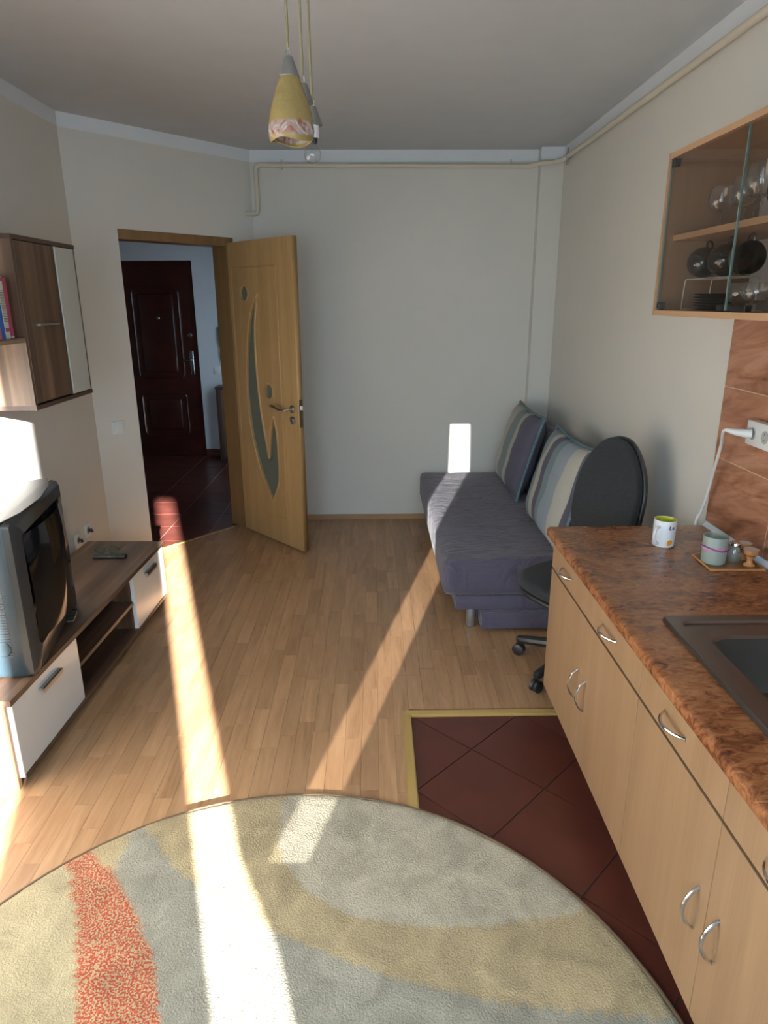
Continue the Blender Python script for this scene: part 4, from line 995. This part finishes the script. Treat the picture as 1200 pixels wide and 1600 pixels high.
# smoked glass cups on a wire rack, saucers below
rk = thing('cup_rack', 'thin chrome wire rack holding smoked glass cups', 'rack', (1.10, 2.25, gz0+.0185))
bm = B()
for xx in (-.045, .045):
    tube(bm, bent([(xx, .160, .002), (xx, .150, .098), (xx, -.14, .098), (xx, -.145, .002)], .01), .0016, 6)
for yy in (.150, .0, -.14): tube(bm, [(-.045, yy, .098), (.045, yy, .098)], .0016, 6)
tube(bm, [(-.045, .160, .002), (.045, .160, .002)], .0016, 6)
obj('wire_frame', bm, plain('pale_wire', (.70, .67, .60), .35, .3), rk, True)
CUP = [(.001, .0), (.020, .0005), (.034, .010), (.041, .028), (.0425, .048), (.040, .060), (.0385, .060), (.0408, .046), (.039, .029), (.032, .013), (.001, .004)]
def cup(y, lab, face):
    # the cups lie on their sides on the rack: face -1 shows the round bottom to the room, +1 the open rim
    k = 1.17
    c_ = thing('glass_cup', lab, 'cup', (1.097, y, gz0+.0185+.1+.0505), 0, 'smoked glass cups on the wire rack'); c_.rotation_euler = (face*PI/2, 0, 0)
    bm_ = B(); lathe(bm_, [(a*k, b*k) for a, b in CUP], n=30); obj('bowl', bm_, SMOKE, c_, True)
    s_ = face
    bm_ = B(); tube(bm_, crom([(.01, s_*q*k, zz*k) for q, zz in ((.039, .050), (.053, .050), (.056, .036), (.050, .022), (.036, .018))], 4), .0032, 8); obj('handle', bm_, SMOKE, c_, True)
cup(2.325, 'smoked glass cup at the far end of the wire rack', -1)
cup(2.180, 'smoked glass cup in the middle of the wire rack', -1)
cup(2.150, 'smoked glass cup at the near end of the rack, open rim towards the room', 1)
for k in range(6):
    s_ = thing('glass_saucer', 'dark smoked glass saucer, number %s from the bottom of the stack' % ['one', 'two', 'three', 'four', 'five', 'six'][k], 'saucer', (1.098, 2.27, gz0+.0185+.0005+k*.0085), 0, 'stacked smoked glass saucers')
    bm = B(); lathe(bm, [(.001, 0), (.035, 0), (.058, .004), (.066, .0082), (.064, .0084), (.056, .0062), (.034, .0025), (.001, .0025)], n=30); obj('dish', bm, SMOKE, s_, True)
bpy.context.view_layer.update()

# ------------------------------------------------------------------ rug
def rug():
    rg = thing('rug', 'round pale rug with a red band and cream and grey blue fields', 'rug', (rx, ry, 0))
    bm_ = B(); R = 1.0; n_r, n_a = 92, 300
    cream, tan, grey, blue, orange = (.41, .345, .215), (.365, .29, .17), (.395, .35, .265), (.28, .262, .21), (.40, .29, .17)
    arcs = dict(o1=[(-1.02, 1.78), (-.954, 1.669), (-.832, 1.445), (-.726, 1.185), (-.66, .9), (-.65, .5)], o2=[(-.90, 1.73), (-.885, 1.706), (-.727, 1.548), (-.591, 1.347), (-.524, 1.181), (-.48, .9), (-.50, .5)],
                t=[(-.80, 1.86), (-.76, 1.824), (-.70, 1.735), (-.60, 1.63), (-.462, 1.522), (-.241, 1.40), (.044, 1.283), (.30, 1.215), (.624, 1.176), (.9, 1.16)])
    gr = [(-.30, 2.1), (-.325, 1.90), (-.325, 1.78), (-.29, 1.66), (-.21, 1.555), (-.10, 1.48), (.084, 1.432), (.30, 1.43), (.558, 1.47), (.75, 1.53)]
    def yat(pl, x):      # polyline as y(x)
        for a, b in zip(pl, pl[1:]):
            lo_, hi_ = (a, b) if a[0] <= b[0] else (b, a)
            if lo_[0] <= x <= hi_[0] and hi_[0] > lo_[0]: return lo_[1]+(hi_[1]-lo_[1])*(x-lo_[0])/(hi_[0]-lo_[0])
        return None
    def xat(pl, y):
        for a, b in zip(pl, pl[1:]):
            lo_, hi_ = (a, b) if a[1] <= b[1] else (b, a)
            if lo_[1] <= y <= hi_[1] and hi_[1] > lo_[1]: return lo_[0]+(hi_[0]-lo_[0])*(y-lo_[1])/(hi_[1]-lo_[1])
        return None
    def col(X, Y):
        j = noise.noise(Vector((X*60, Y*60, 3)))*.005
        X += j; Y += j
        xa, xb = xat(arcs['o1'], Y), xat(arcs['o2'], Y)
        if xa is not None and X < xa: return cream, 0
        if xb is not None and X < xb: return orange, 1
        if xa is None and X < -.8: return cream, 0
        yt = yat(arcs['t'], X)
        if yt is not None and Y < yt: return blue, 0
        xg = xat(gr[:5], Y) if Y > 1.555 else None; yg = yat(gr[4:], X)
        if (xg is not None and X > xg) or (Y <= 1.555 and yg is not None and Y > yg): return grey, 0
        return tan, 0
    rows = []; lay = bm_.verts.layers.float_color.new('Col')
    for i in range(n_r+1):
        r_ = R*i/n_r; row = []
        cnt = n_a
        for k in range(cnt):
            a = 2*PI*k/cnt; px, py = r_*math.cos(a), r_*math.sin(a)
            edge = max(0, (r_-.985)/.015)
            z = .0125+.0022*noise.noise(Vector((px*70, py*70, 1)))+.0015*noise.noise(Vector((px*9, py*9, 5)))-.0045*edge
            if i == 0 and k > 0: row.append(row[0]); continue
            wob = 1+.004*noise.noise(Vector((math.cos(a)*6, math.sin(a)*6, 2)))
            v_ = bm_.verts.new((px*wob, py*wob, z)); row.append(v_)
        rows.append(row)
    for row in rows:
        for v_ in set(row):
            c_, s_ = col(v_.co.x+rx, v_.co.y+ry); v_[lay] = (*c_, 1-s_)
    for i in range(n_r):
        for k in range(n_a):
            q = [rows[i][k], rows[i][(k+1) % n_a], rows[i+1][(k+1) % n_a], rows[i+1][k]]
            q = list(dict.fromkeys(q)); bm_.faces.new(q[::-1] if False else q)
    low = [bm_.verts.new((v_.co.x, v_.co.y, .0005)) for v_ in rows[-1]]
    for k in range(n_a): bm_.faces.new((rows[-1][k], rows[-1][(k+1) % n_a], low[(k+1) % n_a], low[k]))
    bmesh.ops.recalc_face_normals(bm_, faces=bm_.faces)
    mt, nt, b = newmat('rug_pile'); L = nt.links.new
    at = N(nt, 'VertexColor'); at.layer_name = 'Col'; tc = N(nt, 'TexCoord')
    n1 = N(nt, 'TexNoise'); n1.inputs['Scale'].default_value = 165; n1.inputs['Detail'].default_value = 3; L(tc.outputs['Object'], n1.inputs['Vector'])
    n2 = N(nt, 'TexNoise'); n2.inputs['Scale'].default_value = 9; n2.inputs['Detail'].default_value = 6; n2.inputs['Distortion'].default_value = .8; L(tc.outputs['Object'], n2.inputs['Vector'])
    n3 = N(nt, 'TexNoise'); n3.inputs['Scale'].default_value = 320; n3.inputs['Detail'].default_value = 2; L(tc.outputs['Object'], n3.inputs['Vector'])
    sp = ramp(nt, [(.45, (.0, .0, .0)), (.52, (1, 1, 1))]); L(n1.outputs['Fac'], sp.inputs[0])
    inv = N(nt, 'Math', operation='SUBTRACT'); inv.inputs[0].default_value = 1; L(at.outputs['Alpha'], inv.inputs[1])
    mm = N(nt, 'Math', operation='MULTIPLY'); L(inv.outputs[0], mm.inputs[0]); L(sp.outputs[0], mm.inputs[1])
    mx = N(nt, 'Mix'); mx.data_type = 'RGBA'; L(mm.outputs[0], mx.inputs['Factor']); L(at.outputs['Color'], mx.inputs['A']); mx.inputs['B'].default_value = (.37, .068, .033, 1)
    a1 = N(nt, 'MapRange'); a1.inputs['From Min'].default_value = .3; a1.inputs['From Max'].default_value = .7; a1.inputs['To Min'].default_value = .78; a1.inputs['To Max'].default_value = 1.2; L(n2.outputs['Fac'], a1.inputs['Value'])
    a2 = N(nt, 'MapRange'); a2.inputs['From Min'].default_value = .3; a2.inputs['From Max'].default_value = .7; a2.inputs['To Min'].default_value = .82; a2.inputs['To Max'].default_value = 1.15; L(n3.outputs['Fac'], a2.inputs['Value'])
    pr = N(nt, 'Math', operation='MULTIPLY'); L(a1.outputs[0], pr.inputs[0]); L(a2.outputs[0], pr.inputs[1])
    hs = N(nt, 'HueSaturation'); L(mx.outputs['Result'], hs.inputs['Color']); L(pr.outputs[0], hs.inputs['Value']); L(hs.outputs[0], b.inputs['Base Color'])
    bp = N(nt, 'Bump'); bp.inputs['Strength'].default_value = .7; bp.inputs['Distance'].default_value = .006; L(n1.outputs['Fac'], bp.inputs['Height'])
    b2 = N(nt, 'Bump'); b2.inputs['Strength'].default_value = .5; b2.inputs['Distance'].default_value = .003; L(n3.outputs['Fac'], b2.inputs['Height']); L(bp.outputs[0], b2.inputs['Normal']); L(b2.outputs[0], b.inputs['Normal'])
    b.inputs['Roughness'].default_value = 1; b.inputs['Specular IOR Level'].default_value = .1; b.inputs['Sheen Weight'].default_value = .1
    obj('pile', bm_, mt, rg, True, 180)
    b_ = B(); tube(b_, [(1.0005*math.cos(a), 1.0005*math.sin(a), .006) for a in [2*PI*i/160 for i in range(160)]], .0055, 6, closed=True); obj('bound_edge', b_, plain('tan_binding', (.14, .09, .05), .9), rg, True)
rug()
